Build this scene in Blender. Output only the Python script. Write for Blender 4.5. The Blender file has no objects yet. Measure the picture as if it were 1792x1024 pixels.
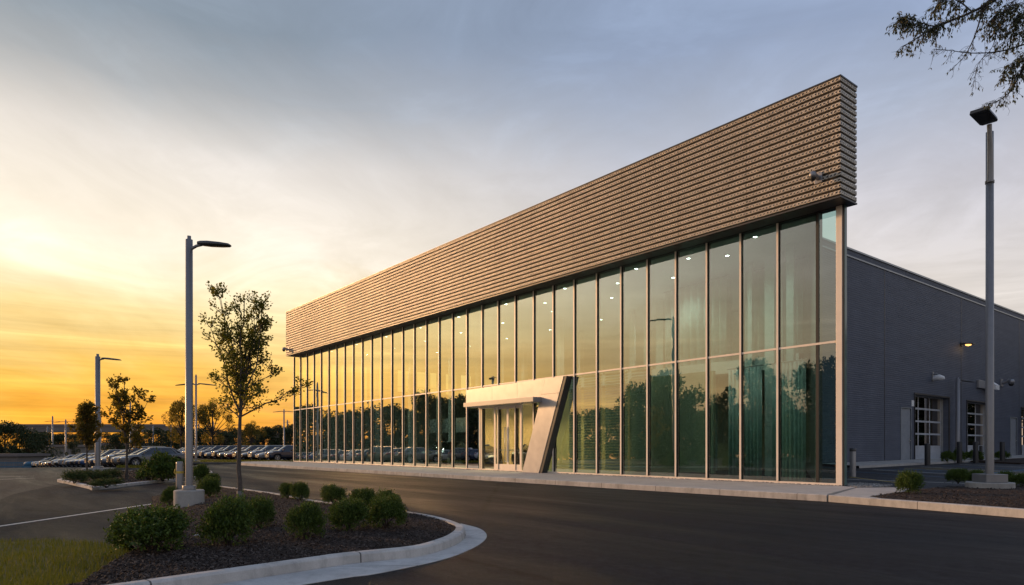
import bpy, bmesh, math, random
import numpy as np
from mathutils import Vector, Matrix
R = math.radians
PI = math.pi
SC = bpy.context.scene
COL = SC.collection

# ------------------------------------------------------------------ camera model (24 mm shift lens, level)
F, HX, HY, EYE = 1194.67, 896.0, 783.0, 1.43
def gp(px, py, z=0.0):
    D = (EYE - z) * F / (py - HY)
    return ((px - HX) / F * D, D)
def pt(px, py, D):
    return Vector(((px - HX) / F * D, D, EYE - (py - HY) / F * D))
# facade frame: t runs along the glass front (away to the left), e stands out of it, z up
C0 = Vector((10.71, 22.29, 0))
DV = Vector((-0.6228, 0.7824, 0)); IN = Vector((0.7824, 0.6228, 0))
FRZ = math.atan2(-0.7824, 0.6228)
def FP(t, e=0.0, z=0.0):
    return C0 + DV * t - IN * e + Vector((0, 0, z))
def L(t, e=0.0, z=0.0):            # same point in the building's own axes
    return (-t, -e, z)
def t_at(px, e=0.0):
    u = (px - HX) / F
    D = (C0.x * IN.x + C0.y * IN.y - e) / (u * IN.x + IN.y)
    return (u * D - C0.x) * DV.x + (D - C0.y) * DV.y
def ez(px, py, e=0.0):             # (t, z) of an image point lying on the plane e
    u = (px - HX) / F
    D = (C0.x * IN.x + C0.y * IN.y - e) / (u * IN.x + IN.y)
    return t_at(px, e), EYE - (py - HY) / F * D
def terr(x, y):
    q = x * DV.x + y * DV.y - 56.5
    n = -(x * IN.x + y * IN.y)
    r = min(1, max(0, (n + 22) / 11.0)); r = r * r * (3 - 2 * r)
    return -0.0237 * min(max(0.0, q), 130) * r
def yard_z(t, Y):
    return max(0.02, 0.45 + 0.0067 * (Y - 16.3) - 0.035 * (7.74 - t))

# ------------------------------------------------------------------ objects and tags
def tag(o, label=None, cat=None, group=None, kind=None):
    if label: o['label'] = label
    if cat: o['category'] = cat
    if group: o['group'] = group
    if kind: o['kind'] = kind
    return o
def empty(name, loc=(0, 0, 0), rz=0.0):
    o = bpy.data.objects.new(name, None); COL.objects.link(o)
    o.location = loc; o.rotation_euler = (0, 0, rz); o.empty_display_size = 0.2
    return o
def link(name, me, parent=None):
    o = bpy.data.objects.new(name, me); COL.objects.link(o)
    if parent: o.parent = parent
    return o
CH = {}
def copy_tree(o, parent=None):
    c = o.copy(); COL.objects.link(c); c.parent = parent
    for ch in o.children: copy_tree(ch, c)
    return c

class MB:
    def __init__(s): s.v = []; s.f = []; s.m = []; s.sm = []
    def add(s, vs, fs, m=0, sm=False):
        b = len(s.v); s.v += [tuple(p) for p in vs]
        for f in fs: s.f.append([i + b for i in f]); s.m.append(m); s.sm.append(sm)
        return s
    def box(s, x0, x1, y0, y1, z0, z1, m=0):
        if x0 > x1: x0, x1 = x1, x0
        if y0 > y1: y0, y1 = y1, y0
        if z0 > z1: z0, z1 = z1, z0
        v = [(x0,y0,z0),(x1,y0,z0),(x1,y1,z0),(x0,y1,z0),(x0,y0,z1),(x1,y0,z1),(x1,y1,z1),(x0,y1,z1)]
        return s.add(v, [(0,3,2,1),(4,5,6,7),(0,1,5,4),(1,2,6,5),(2,3,7,6),(3,0,4,7)], m)
    def prism(s, poly, z0, z1, m=0):
        n = len(poly)
        a = sum(poly[i][0]*poly[(i+1)%n][1]-poly[(i+1)%n][0]*poly[i][1] for i in range(n))
        if a < 0: poly = poly[::-1]
        zf0 = z0 if callable(z0) else (lambda x, y: z0); zf1 = z1 if callable(z1) else (lambda x, y: z1)
        v = [(x, y, zf0(x, y)) for x, y in poly] + [(x, y, zf1(x, y)) for x, y in poly]
        fs = [list(range(n))[::-1], list(range(n, 2*n))] + [(i, (i+1)%n, n+(i+1)%n, n+i) for i in range(n)]
        return s.add(v, fs, m)
    def tube(s, pts, rad, n=8, m=0, caps=True, flat=1.0):
        pts = [Vector(p) for p in pts]; k = len(pts)
        if not hasattr(rad, '__len__'): rad = [rad] * k
        vs = []; up = Vector((0, 0, 1)); prev = None
        for i, p in enumerate(pts):
            d = (pts[min(i+1, k-1)] - pts[max(i-1, 0)])
            d = d.normalized() if d.length > 1e-9 else Vector((0, 0, 1))
            a = prev if prev is not None else (Vector((1, 0, 0)) if abs(d.z) > .9 else up)
            a = a - d * a.dot(d)
            if a.length < 1e-6: a = d.orthogonal()
            a.normalize(); b = d.cross(a); prev = a
            for j in range(n):
                w = 2 * PI * j / n
                vs.append(p + (a * math.cos(w) * flat + b * math.sin(w)) * rad[i])
        fs = [(i*n+j, i*n+(j+1)%n, (i+1)*n+(j+1)%n, (i+1)*n+j) for i in range(k-1) for j in range(n)]
        s.add(vs, fs, m, True)
        if caps: s.add(vs[:n][::-1], [tuple(range(n))], m); s.add(vs[-n:], [tuple(range(n))], m)
        return s
    def lathe(s, prof, n=24, c=(0, 0, 0), m=0, smooth=True):
        vs = [(c[0]+r*math.cos(2*PI*j/n), c[1]+r*math.sin(2*PI*j/n), c[2]+z) for r, z in prof for j in range(n)]
        k = len(prof)
        s.add(vs, [(i*n+j, i*n+(j+1)%n, (i+1)*n+(j+1)%n, (i+1)*n+j) for i in range(k-1) for j in range(n)], m, smooth)
        s.add(vs[:n], [tuple(range(n))[::-1]], m); s.add(vs[-n:], [tuple(range(n))], m)
        return s
    def mesh(s, name, mats):
        me = bpy.data.meshes.new(name); me.from_pydata(s.v, [], s.f)
        for mt in (mats if isinstance(mats, (list, tuple)) else [mats]): me.materials.append(mt)
        me.polygons.foreach_set('material_index', s.m); me.polygons.foreach_set('use_smooth', s.sm)
        me.update(); return me
    def build(s, name, mats, parent=None, bevel=0):
        me = s.mesh(name, mats)
        if bevel:
            bm = bmesh.new(); bm.from_mesh(me)
            bmesh.ops.remove_doubles(bm, verts=bm.verts, dist=1e-5)
            ed = [e for e in bm.edges if len(e.link_faces) == 2 and e.calc_face_angle(0) > .5]
            bmesh.ops.bevel(bm, geom=ed, offset=bevel, segments=2, profile=.6, affect='EDGES', clamp_overlap=True)
            bm.to_mesh(me); bm.free()
        return link(name, me, parent)

def np_mesh(name, V, Fq, mats, sm=False):
    """V (N,3), Fq (M,4 or 3) -> mesh"""
    me = bpy.data.meshes.new(name); k = Fq.shape[1]
    me.vertices.add(len(V)); me.vertices.foreach_set('co', V.astype(np.float32).ravel())
    me.loops.add(Fq.size); me.loops.foreach_set('vertex_index', Fq.astype(np.int32).ravel())
    me.polygons.add(len(Fq)); me.polygons.foreach_set('loop_start', np.arange(0, Fq.size, k, dtype=np.int32))
    me.polygons.foreach_set('loop_total', np.full(len(Fq), k, dtype=np.int32))
    for mt in (mats if isinstance(mats, (list, tuple)) else [mats]): me.materials.append(mt)
    me.update(calc_edges=True); me.validate()
    return me
def leaf_mesh(name, P, D, S, mat, asp=0.5, rng=None, fold=0.18):
    """one small folded leaf (6 verts, two quads) per point; P base, D length direction, S length"""
    n = len(P); rng = rng or np.random.default_rng(1)
    D = D / (np.linalg.norm(D, axis=1, keepdims=True) + 1e-9)
    Rn = rng.normal(size=(n, 3)); W = np.cross(D, Rn); W /= (np.linalg.norm(W, axis=1, keepdims=True) + 1e-9)
    N = np.cross(W, D); S = S[:, None]
    w = S * asp * .5
    a = P; b = P + D*S*.45 + W*w + N*S*fold; c = P + D*S; d = P + D*S*.45 - W*w + N*S*fold; m = P + D*S*.5
    V = np.stack([a, b, c, d, m], 1).reshape(-1, 3)
    i = np.arange(n)[:, None] * 5
    T = np.concatenate([i + np.array([[0, 1, 2, 4]]), i + np.array([[0, 4, 2, 3]])], 0)
    return np_mesh(name, V, T, mat)

# ------------------------------------------------------------------ materials
def newmat(name):
    m = bpy.data.materials.new(name); m.use_nodes = True
    nt = m.node_tree; bs = nt.nodes['Principled BSDF']
    return m, nt, bs, nt.nodes, nt.links
def noise(nt, co, scale, detail=5, rough=.6, dist=0):
    n = nt.nodes.new('ShaderNodeTexNoise'); n.inputs['Scale'].default_value = scale
    n.inputs['Detail'].default_value = detail; n.inputs['Roughness'].default_value = rough; n.inputs['Distortion'].default_value = dist
    if co is not None: nt.links.new(co, n.inputs['Vector'])
    return n
def ramp(nt, fac, stops):
    r = nt.nodes.new('ShaderNodeValToRGB'); e = r.color_ramp.elements
    while len(e) < len(stops): e.new(.5)
    for k, (p, c) in enumerate(stops):
        e[k].position = p; e[k].color = (c[0], c[1], c[2], 1) if hasattr(c, '__len__') else (c, c, c, 1)
    nt.links.new(fac, r.inputs['Fac']); return r
def math_n(nt, op, a, b=None, clamp=False):
    n = nt.nodes.new('ShaderNodeMath'); n.operation = op; n.use_clamp = clamp
    for i, x in enumerate((a, b)):
        if x is None: continue
        if isinstance(x, (int, float)): n.inputs[i].default_value = x
        else: nt.links.new(x, n.inputs[i])
    return n.outputs[0]
def mixc(nt, fac, a, b, mode='MIX'):
    n = nt.nodes.new('ShaderNodeMix'); n.data_type = 'RGBA'; n.blend_type = mode
    for k, x in ((0, fac), (6, a), (7, b)):
        if isinstance(x, (int, float)): n.inputs[k].default_value = x
        elif isinstance(x, tuple): n.inputs[k].default_value = (*x, 1)
        else: nt.links.new(x, n.inputs[k])
    return n.outputs[2]
def bump(nt, h, bs, strength=.3, dist=.02):
    b = nt.nodes.new('ShaderNodeBump'); b.inputs['Strength'].default_value = strength; b.inputs['Distance'].default_value = dist
    nt.links.new(h, b.inputs['Height']); nt.links.new(b.outputs[0], bs.inputs['Normal']); return b
def coord(nt, which='Object'):
    return nt.nodes.new('ShaderNodeTexCoord').outputs[which]
def mapping(nt, co, scale=(1, 1, 1), rot=(0, 0, 0)):
    m = nt.nodes.new('ShaderNodeMapping'); m.inputs['Scale'].default_value = scale; m.inputs['Rotation'].default_value = rot
    nt.links.new(co, m.inputs['Vector']); return m.outputs[0]
def wpos(nt): return nt.nodes.new('ShaderNodeNewGeometry').outputs['Position']

def plain(name, col, rough=.5, metal=0, var=.12, vs=3.0, bmp=0, bs_=40, spec=.5, coat=0):
    m, nt, bs, N, K = newmat(name)
    co = coord(nt); n = noise(nt, co, vs, 6)
    lo = tuple(c * (1 - var) for c in col); hi = tuple(min(1, c * (1 + var)) for c in col)
    r = ramp(nt, n.outputs[0], [(.3, lo), (.7, hi)])
    K.new(r.outputs[0], bs.inputs['Base Color'])
    rr = math_n(nt, 'MULTIPLY_ADD', n.outputs[0], .16); N[-1].inputs[2].default_value = rough - .08
    K.new(rr, bs.inputs['Roughness'])
    bs.inputs['Metallic'].default_value = metal; bs.inputs['Specular IOR Level'].default_value = spec
    bs.inputs['Coat Weight'].default_value = coat
    if bmp: bump(nt, noise(nt, co, bs_, 4).outputs[0], bs, bmp, .01)
    return m
def emit(name, col, s):
    m = bpy.data.materials.new(name); m.use_nodes = True; nt = m.node_tree; nt.nodes.clear()
    e = nt.nodes.new('ShaderNodeEmission'); e.inputs[0].default_value = (*col, 1); e.inputs[1].default_value = s
    o = nt.nodes.new('ShaderNodeOutputMaterial'); nt.links.new(e.outputs[0], o.inputs[0]); return m

def mat_asphalt(name, base=.036, warm=(1.0, .97, .97), cracks=True, spec=.22):
    m, nt, bs, N, K = newmat(name); p = wpos(nt)
    big = noise(nt, p, .12, 5, .6, .6); mid = noise(nt, mapping(nt, mapping(nt, p, (1, 1, 1), (0, 0, R(-128.5))), (.10, .75, 1)), .9, 7, .68, .5); fine = noise(nt, p, 22, 5, .75); grit = noise(nt, p, 240, 2, .8)
    c1 = ramp(nt, big.outputs[0], [(.3, tuple(base*.66*w for w in warm)), (.7, tuple(base*1.4*w for w in warm))])
    c2 = ramp(nt, mid.outputs[0], [(.35, .62), (.65, 1.4)])
    c = mixc(nt, .8, c1.outputs[0], c2.outputs[0], 'MULTIPLY')
    c3 = ramp(nt, fine.outputs[0], [(.3, .45), (.55, 1.0), (.72, 2.6)])
    c = mixc(nt, .8, c, c3.outputs[0], 'MULTIPLY')
    mot = noise(nt, p, 6.5, 6, .72, .3); c = mixc(nt, .75, c, ramp(nt, mot.outputs[0], [(.36, .5), (.5, 1), (.64, 1.75)]).outputs[0], 'MULTIPLY')
    if cracks:
        v = N.new('ShaderNodeTexVoronoi'); v.feature = 'DISTANCE_TO_EDGE'; v.inputs['Scale'].default_value = .11
        wob = noise(nt, p, .8, 6, .7); mp = mixc(nt, .35, p, wob.outputs[1], 'ADD'); K.new(mp, v.inputs['Vector'])
        cr = ramp(nt, v.outputs['Distance'], [(0, .25), (.004, .45), (.0075, 1)])
        c = mixc(nt, 1, c, cr.outputs[0], 'MULTIPLY')
        st = noise(nt, p, .9, 3, .5, 1.5); sr = ramp(nt, st.outputs[0], [(.66, 1), (.74, .72)])
        c = mixc(nt, 1, c, sr.outputs[0], 'MULTIPLY')
    vo = N.new('ShaderNodeTexVoronoi'); vo.inputs['Scale'].default_value = 9.0; K.new(p, vo.inputs['Vector'])
    c = mixc(nt, ramp(nt, vo.outputs['Distance'], [(.055, .75), (.085, 0)]).outputs[0], c, (.10, .098, .095))
    K.new(c, bs.inputs['Base Color'])
    rr = ramp(nt, mid.outputs[0], [(.3, .42), (.7, .75)]); K.new(rr.outputs[0], bs.inputs['Roughness'])
    bs.inputs['Specular IOR Level'].default_value = spec
    h = math_n(nt, 'ADD', fine.outputs[0], grit.outputs[0]); bump(nt, h, bs, .55, .012)
    return m
def mat_concrete(name, base=(.36, .35, .33), joint=None, stain=.5):
    m, nt, bs, N, K = newmat(name); p = wpos(nt)
    a = noise(nt, p, 1.1, 6, .65, .5); b = noise(nt, mapping(nt, p, (1, 1, .3)), 5.5, 6, .7); f = noise(nt, p, 90, 3)
    c1 = ramp(nt, a.outputs[0], [(.3, tuple(x*(1-.35*stain) for x in base)), (.55, base), (.75, tuple(x*1.15 for x in base))])
    c2 = ramp(nt, b.outputs[0], [(.3, 1-.4*stain), (.5, 1), (.8, 1.1)])
    c = mixc(nt, .8, c1.outputs[0], c2.outputs[0], 'MULTIPLY')
    c = mixc(nt, .5, c, ramp(nt, f.outputs[0], [(.3, .8), (.7, 1.15)]).outputs[0], 'MULTIPLY')
    if joint:
        uv = N.new('ShaderNodeUVMap'); sx = N.new('ShaderNodeSeparateXYZ'); K.new(uv.outputs[0], sx.inputs[0])
        fr = math_n(nt, 'FRACT', math_n(nt, 'DIVIDE', sx.outputs[0], joint))
        j = math_n(nt, 'LESS_THAN', fr, .018 / joint)
        c = mixc(nt, math_n(nt, 'MULTIPLY', j, .85), c, (.05, .047, .043))
    K.new(c, bs.inputs['Base Color']); bs.inputs['Roughness'].default_value = .82
    bs.inputs['Specular IOR Level'].default_value = .3
    bump(nt, math_n(nt, 'ADD', f.outputs[0], b.outputs[0]), bs, .25, .008)
    return m
def mat_leaf(name, cols, trans=.35, rough=.5):
    m, nt, bs, N, K = newmat(name)
    g = N.new('ShaderNodeNewGeometry')
    r = ramp(nt, g.outputs['Random Per Island'], [(i / max(1, len(cols)-1), c) for i, c in enumerate(cols)])
    K.new(r.outputs[0], bs.inputs['Base Color']); bs.inputs['Roughness'].default_value = rough
    bs.inputs['Specular IOR Level'].default_value = .35
    tr = N.new('ShaderNodeBsdfTranslucent'); K.new(mixc(nt, 1, r.outputs[0], (1.5, 1.45, .6), 'MULTIPLY'), tr.inputs[0])
    mx = N.new('ShaderNodeMixShader'); mx.inputs[0].default_value = trans
    K.new(bs.outputs[0], mx.inputs[1]); K.new(tr.outputs[0], mx.inputs[2]); K.new(mx.outputs[0], N['Material Output'].inputs[0])
    return m
def mat_glass(name, tint=(.70, .86, .81), refl=(.96, .96, .87), base=.115, span=1.16, powr=1.15, wav=.0016):
    m = bpy.data.materials.new(name); m.use_nodes = True; nt = m.node_tree; N = nt.nodes; K = nt.links; N.clear()
    lw = N.new('ShaderNodeLayerWeight'); lw.inputs['Blend'].default_value = .5
    f = math_n(nt, 'POWER', lw.outputs['Facing'], powr); f = math_n(nt, 'MULTIPLY_ADD', f, span); N[-1].inputs[2].default_value = base
    f = math_n(nt, 'MINIMUM', f, .96)
    bk_ = N.new('ShaderNodeNewGeometry')
    f = math_n(nt, 'MULTIPLY', f, math_n(nt, 'SUBTRACT', 1.0, bk_.outputs['Backfacing']))   # one coated face per pane
    tr = N.new('ShaderNodeBsdfTransparent'); tr.inputs[0].default_value = (*tint, 1)
    gl = N.new('ShaderNodeBsdfGlossy'); gl.inputs['Color'].default_value = (*refl, 1); gl.inputs['Roughness'].default_value = 0.0
    if wav:
        n = noise(nt, mapping(nt, wpos(nt), (1, 1, .6)), 1.1, 2, .5); b = N.new('ShaderNodeBump'); b.inputs['Strength'].default_value = 1; b.inputs['Distance'].default_value = wav
        K.new(n.outputs[0], b.inputs['Height']); K.new(b.outputs[0], gl.inputs['Normal'])
    mx = N.new('ShaderNodeMixShader'); K.new(f, mx.inputs[0]); K.new(tr.outputs[0], mx.inputs[1]); K.new(gl.outputs[0], mx.inputs[2])
    o = N.new('ShaderNodeOutputMaterial'); K.new(mx.outputs[0], o.inputs[0]); return m
def mat_paint(name):      # car paint, colour from the object
    m, nt, bs, N, K = newmat(name)
    oi = N.new('ShaderNodeObjectInfo'); n = noise(nt, coord(nt), 6, 4)
    K.new(mixc(nt, .25, oi.outputs['Color'], ramp(nt, n.outputs[0], [(.3, .8), (.7, 1)]).outputs[0], 'MULTIPLY'), bs.inputs['Base Color'])
    bs.inputs['Metallic'].default_value = .1; bs.inputs['Roughness'].default_value = .38
    bs.inputs['Coat Weight'].default_value = .7; bs.inputs['Coat Roughness'].default_value = .08
    return m
def mat_lace():           # folded, perforated metal strip: dark holes and lit ring rims put into the colour
    m, nt, bs, N, K = newmat('perforated_bronze_metal')
    co = coord(nt); sx = N.new('ShaderNodeSeparateXYZ'); K.new(co, sx.inputs[0])
    along = math_n(nt, 'SUBTRACT', sx.outputs[0], sx.outputs[1])
    wob = noise(nt, mapping(nt, co, (3.2, 3.2, 5)), 2.6, 5, .7)
    w0 = math_n(nt, 'MULTIPLY', math_n(nt, 'SUBTRACT', wob.outputs[0], .5), .16)
    a = math_n(nt, 'ADD', along, w0)
    zrow = math_n(nt, 'DIVIDE', math_n(nt, 'SUBTRACT', sx.outputs[2], 9.36), 3.77 / 19)
    row = math_n(nt, 'FLOOR', zrow); fz = math_n(nt, 'FRACT', zrow)
    sh = math_n(nt, 'MULTIPLY', math_n(nt, 'SINE', math_n(nt, 'MULTIPLY', row, 12.9898)), 3.7)
    px = math_n(nt, 'SUBTRACT', math_n(nt, 'FRACT', math_n(nt, 'DIVIDE', math_n(nt, 'ADD', a, sh), .125)), .5)
    pz = math_n(nt, 'SUBTRACT', math_n(nt, 'ADD', fz, math_n(nt, 'MULTIPLY', math_n(nt, 'SUBTRACT', wob.outputs[1] if False else wob.outputs[0], .5), .55)), .58)
    r2 = math_n(nt, 'SQRT', math_n(nt, 'ADD', math_n(nt, 'POWER', math_n(nt, 'MULTIPLY', px, 1.0), 2), math_n(nt, 'POWER', math_n(nt, 'MULTIPLY', pz, 1.7), 2)))
    hole = ramp(nt, r2, [(.20, 1), (.29, 0)])
    ring = ramp(nt, r2, [(.26, .5), (.33, 1.3), (.42, 1.2), (.55, .55)])
    base = ramp(nt, noise(nt, co, 2.3, 5).outputs[0], [(.3, (.50, .43, .34)), (.7, (.66, .575, .46))])
    c = mixc(nt, 1, base.outputs[0], ring.outputs[0], 'MULTIPLY')
    seam = math_n(nt, 'LESS_THAN', math_n(nt, 'FRACT', math_n(nt, 'DIVIDE', sx.outputs[0], 2.94)), .008)
    c = mixc(nt, math_n(nt, 'MULTIPLY', seam, .75), c, (.10, .085, .07))
    pv = N.new('ShaderNodeTexWhiteNoise'); pv.noise_dimensions = '1D'; K.new(math_n(nt, 'FLOOR', math_n(nt, 'DIVIDE', sx.outputs[0], 2.94)), pv.inputs['W'])
    c = mixc(nt, 1, c, ramp(nt, pv.outputs['Value'], [(0, .86), (1, 1.08)]).outputs[0], 'MULTIPLY')
    c = mixc(nt, hole.outputs[0], c, (.022, .018, .015)); K.new(c, bs.inputs['Base Color'])
    bs.inputs['Metallic'].default_value = .25; bs.inputs['Roughness'].default_value = .42
    bump(nt, ring.outputs[0], bs, .7, .02)
    return m
def mat_corrugated(name, base, pitch=.125, axis=2, depth=.02):
    m, nt, bs, N, K = newmat(name); co = coord(nt)
    sx = N.new('ShaderNodeSeparateXYZ'); K.new(co, sx.inputs[0])
    ph = math_n(nt, 'FRACT', math_n(nt, 'DIVIDE', sx.outputs[axis], pitch))
    h = ramp(nt, ph, [(0, 0), (.12, 1), (.62, .9), (.74, 0), (1, 0)])
    n = noise(nt, mapping(nt, co, (.3, .3, 2)), 1.3, 5); n2 = noise(nt, mapping(nt, co, (.5, .5, .12)), 2, 5)
    c = ramp(nt, n.outputs[0], [(.3, tuple(x*.88 for x in base)), (.7, tuple(x*1.1 for x in base))])
    c = mixc(nt, .6, c.outputs[0], ramp(nt, n2.outputs[0], [(.3, .85), (.7, 1.08)]).outputs[0], 'MULTIPLY')
    K.new(c, bs.inputs['Base Color']); bs.inputs['Roughness'].default_value = .62; bs.inputs['Specular IOR Level'].default_value = .2
    bump(nt, h.outputs[0], bs, 1.0, depth); return m

M = {}
M['asphalt'] = mat_asphalt('asphalt', .0145, (.84, .96, 1.24), True, .07)
M['lot'] = mat_asphalt('worn_asphalt', .023, (.96, .95, .98), True, .15)
M['yard'] = mat_asphalt('yard_asphalt', .024, (.92, .96, 1.05))
M['kerb'] = mat_concrete('kerb_concrete', (.50, .48, .455), 2.4, .9)
M['walk'] = mat_concrete('pavement_concrete', (.44, .425, .40), None, .4)
M['gutter'] = mat_concrete('gutter_concrete', (.50, .49, .475), 3.0, .7)
M['precast'] = mat_concrete('precast_concrete', (.36, .345, .32), None, .7)
M['earth'] = plain('dry_grass_ground', (.05, .06, .022), .95, 0, .35, .4, .4, 6)
M['lawn'] = plain('lawn_soil', (.07, .07, .016), .95, 0, .35, 2, .5, 30)
M['mulch'] = plain('bark_mulch', (.032, .022, .017), .95, 0, .5, 14, .9, 60, .2)
M['chip'] = mat_leaf('bark_chips', [(.012, .009, .008), (.03, .02, .016), (.05, .035, .028), (.085, .066, .055), (.02, .014, .012), (.13, .105, .09)], 0.0, .9)
M['pebble'] = mat_leaf('gravel_stones', [(.2, .19, .18), (.32, .3, .27), (.12, .11, .105), (.42, .4, .37)], 0, .8)
M['grass'] = mat_leaf('grass_blades', [(.10, .12, .014), (.14, .14, .02), (.08, .105, .012), (.19, .17, .035)], .4, .6)
M['shrub'] = mat_leaf('boxwood_leaves', [(.028, .052, .010), (.048, .086, .012), (.08, .13, .018), (.036, .066, .011), (.14, .19, .03)], .22, .58)
M['shrub_far'] = mat_leaf('juniper_foliage', [(.03, .05, .015), (.05, .075, .02), (.07, .10, .03)], .25, .6)
M['maple'] = mat_leaf('maple_leaves', [(.07, .09, .016), (.10, .115, .02), (.14, .14, .026), (.06, .075, .016), (.19, .15, .03)], .55, .5)
M['autumn'] = mat_leaf('turning_leaves', [(.10, .085, .018), (.15, .11, .026), (.08, .085, .02), (.20, .125, .03)], .55, .55)
M['dark_tree'] = mat_leaf('woodland_leaves', [(.018, .032, .012), (.028, .044, .014), (.042, .058, .018), (.024, .038, .014)], .12, .6)
M['willow'] = mat_leaf('drooping_leaves', [(.06, .075, .04), (.085, .10, .05), (.12, .105, .055), (.05, .06, .038)], .25, .5)
M['bark'] = plain('tree_bark', (.085, .07, .06), .9, 0, .4, 8, .8, 30)
M['bark_dark'] = plain('dark_bark', (.035, .028, .024), .9, 0, .4, 8, .8, 30)
M['lace'] = mat_lace()
M['void'] = plain('black_backing', (.02, .018, .017), .8)
M['bronze'] = plain('dark_bronze_trim', (.045, .042, .042), .4, .3)
M['alu'] = plain('champagne_aluminium', (.80, .70, .60), .45, .1, .05)
M['alu_dark'] = plain('plain_black_and_reveal_shade', (.015, .015, .016), .5)
M['glass'] = mat_glass('tinted_glazing')
M['glass_edge'] = plain('glass_edge', (.10, .16, .15), .12)
M['glass_door'] = mat_glass('door_glazing', (.84, .86, .78), (.95, .93, .86), .05, .42)
M['glass_dark'] = mat_glass('dark_reflective_panel', (.04, .05, .06), (.85, .9, 1.0), .25)
M['white_panel'] = plain('composite_panel', (.47, .455, .455), .36, .45, .05)
M['grey_metal'] = plain('grey_metal', (.27, .27, .28), .42, .5, .08)
M['pole'] = plain('pole_paint', (.22, .215, .22), .38, .35, .08)
M['lamp_dark'] = plain('lamp_head_paint', (.06, .06, .062), .4, .3, .1)
M['corr'] = mat_corrugated('corrugated_cladding', (.094, .106, .138), .125, 2, .006)
M['corr_trim'] = plain('coping_metal', (.27, .29, .31), .4, .4)
M['door_grey'] = plain('grey_door_paint', (.24, .26, .29), .45)
M['white_paint'] = plain('white_paint', (.7, .7, .7), .45, 0, .05)
M['line'] = plain('worn_line_paint', (.62, .6, .56), .7, 0, .25, 9)
M['blue_line'] = plain('blue_line_paint', (.06, .17, .30), .7, 0, .3, 9)
M['yellow_line'] = plain('yellow_line_paint', (.50, .36, .06), .7, 0, .3, 9)
M['black'] = plain('black_plastic', (.018, .018, .02), .5)
M['rubber'] = plain('tyre_rubber', (.018, .018, .018), .85)
M['paint'] = mat_paint('car_paint')
M['car_glass'] = mat_glass('car_glass', (.05, .06, .06), (.95, .97, 1), .08, .9, 2.6, 0)
M['rim'] = plain('alloy', (.5, .5, .5), .3, .8)
M['lens'] = plain('headlight_lens', (.62, .62, .6), .12, .2, .1, 30, 0, 40, .8, 1)
M['red_lens'] = plain('tail_lens', (.35, .012, .01), .2, 0, .1, 30, 0, 40, .7, 1)
M['int_wall'] = plain('interior_wall', (.50, .50, .47), .7, 0, .06)
M['int_white'] = plain('ceiling_paint', (.55, .56, .53), .8, 0, .04)
M['int_floor'] = plain('polished_floor_tile', (.22, .22, .2), .25, 0, .1, 1)
M['int_dark'] = plain('interior_dark_wall', (.10, .115, .10), .7)
M['warm_wall'] = plain('ochre_wall', (.55, .40, .20), .7)
M['slat'] = plain('blind_slats', (.30, .31, .22), .6)
M['teal_panel'] = plain('pale_column_paint', (.50, .58, .56), .55)
M['downlight'] = emit('downlight_lens', (1, .95, .85), 20.0)
M['warm_lamp'] = emit('warm_lamp', (1, .50, .14), 2.6)
M['roofing'] = plain('flat_roofing', (.2, .2, .2), .9)
M['brick'] = plain('far_wall', (.17, .155, .145), .9)
M['far_conc'] = plain('bridge_concrete', (.16, .135, .125), .9)
M['blue'] = plain('blue_sheet', (.03, .12, .2), .6)
# ------------------------------------------------------------------ camera, world, sun
cd = bpy.data.cameras.new('camera'); cam = bpy.data.objects.new('camera', cd); COL.objects.link(cam)
cam.location = (0, 0, EYE); cam.rotation_euler = (R(90), 0, 0)
cd.lens = 24.0; cd.sensor_width = 36.0; cd.shift_y = (HY - 512) / 1792.0; cd.clip_start = .05; cd.clip_end = 4000
SC.camera = cam
SUN_AZ, SUN_EL = R(-66), R(12.5)
SV = Vector((math.sin(SUN_AZ) * math.cos(SUN_EL), math.cos(SUN_AZ) * math.cos(SUN_EL), math.sin(SUN_EL)))
sl = bpy.data.lights.new('sun', 'SUN'); sl.energy = 2.8; sl.angle = R(5); sl.color = (1, .56, .25)
so = bpy.data.objects.new('sun', sl); COL.objects.link(so); so.rotation_euler = (-SV).to_track_quat('-Z', 'Y').to_euler()

W = bpy.data.worlds.new('World'); SC.world = W; W.use_nodes = True
nt = W.node_tree; N = nt.nodes; K = nt.links
bg = N['Background']
sky = N.new('ShaderNodeTexSky'); sky.sky_type = 'NISHITA'; sky.sun_disc = False
sky.sun_elevation = SUN_EL; sky.sun_rotation = SUN_AZ; sky.air_density = 1.4; sky.dust_density = 2.5; sky.ozone_density = 1.5
co = coord(nt, 'Generated')
nrm = N.new('ShaderNodeVectorMath'); nrm.operation = 'NORMALIZE'; K.new(co, nrm.inputs[0])
d = nrm.outputs[0]; sx = N.new('ShaderNodeSeparateXYZ'); K.new(d, sx.inputs[0]); z = sx.outputs[2]
dt = N.new('ShaderNodeVectorMath'); dt.operation = 'DOT_PRODUCT'; K.new(d, dt.inputs[0])
dt.inputs[1].default_value = (math.sin(R(-44)), math.cos(R(-44)), 0.0)
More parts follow.
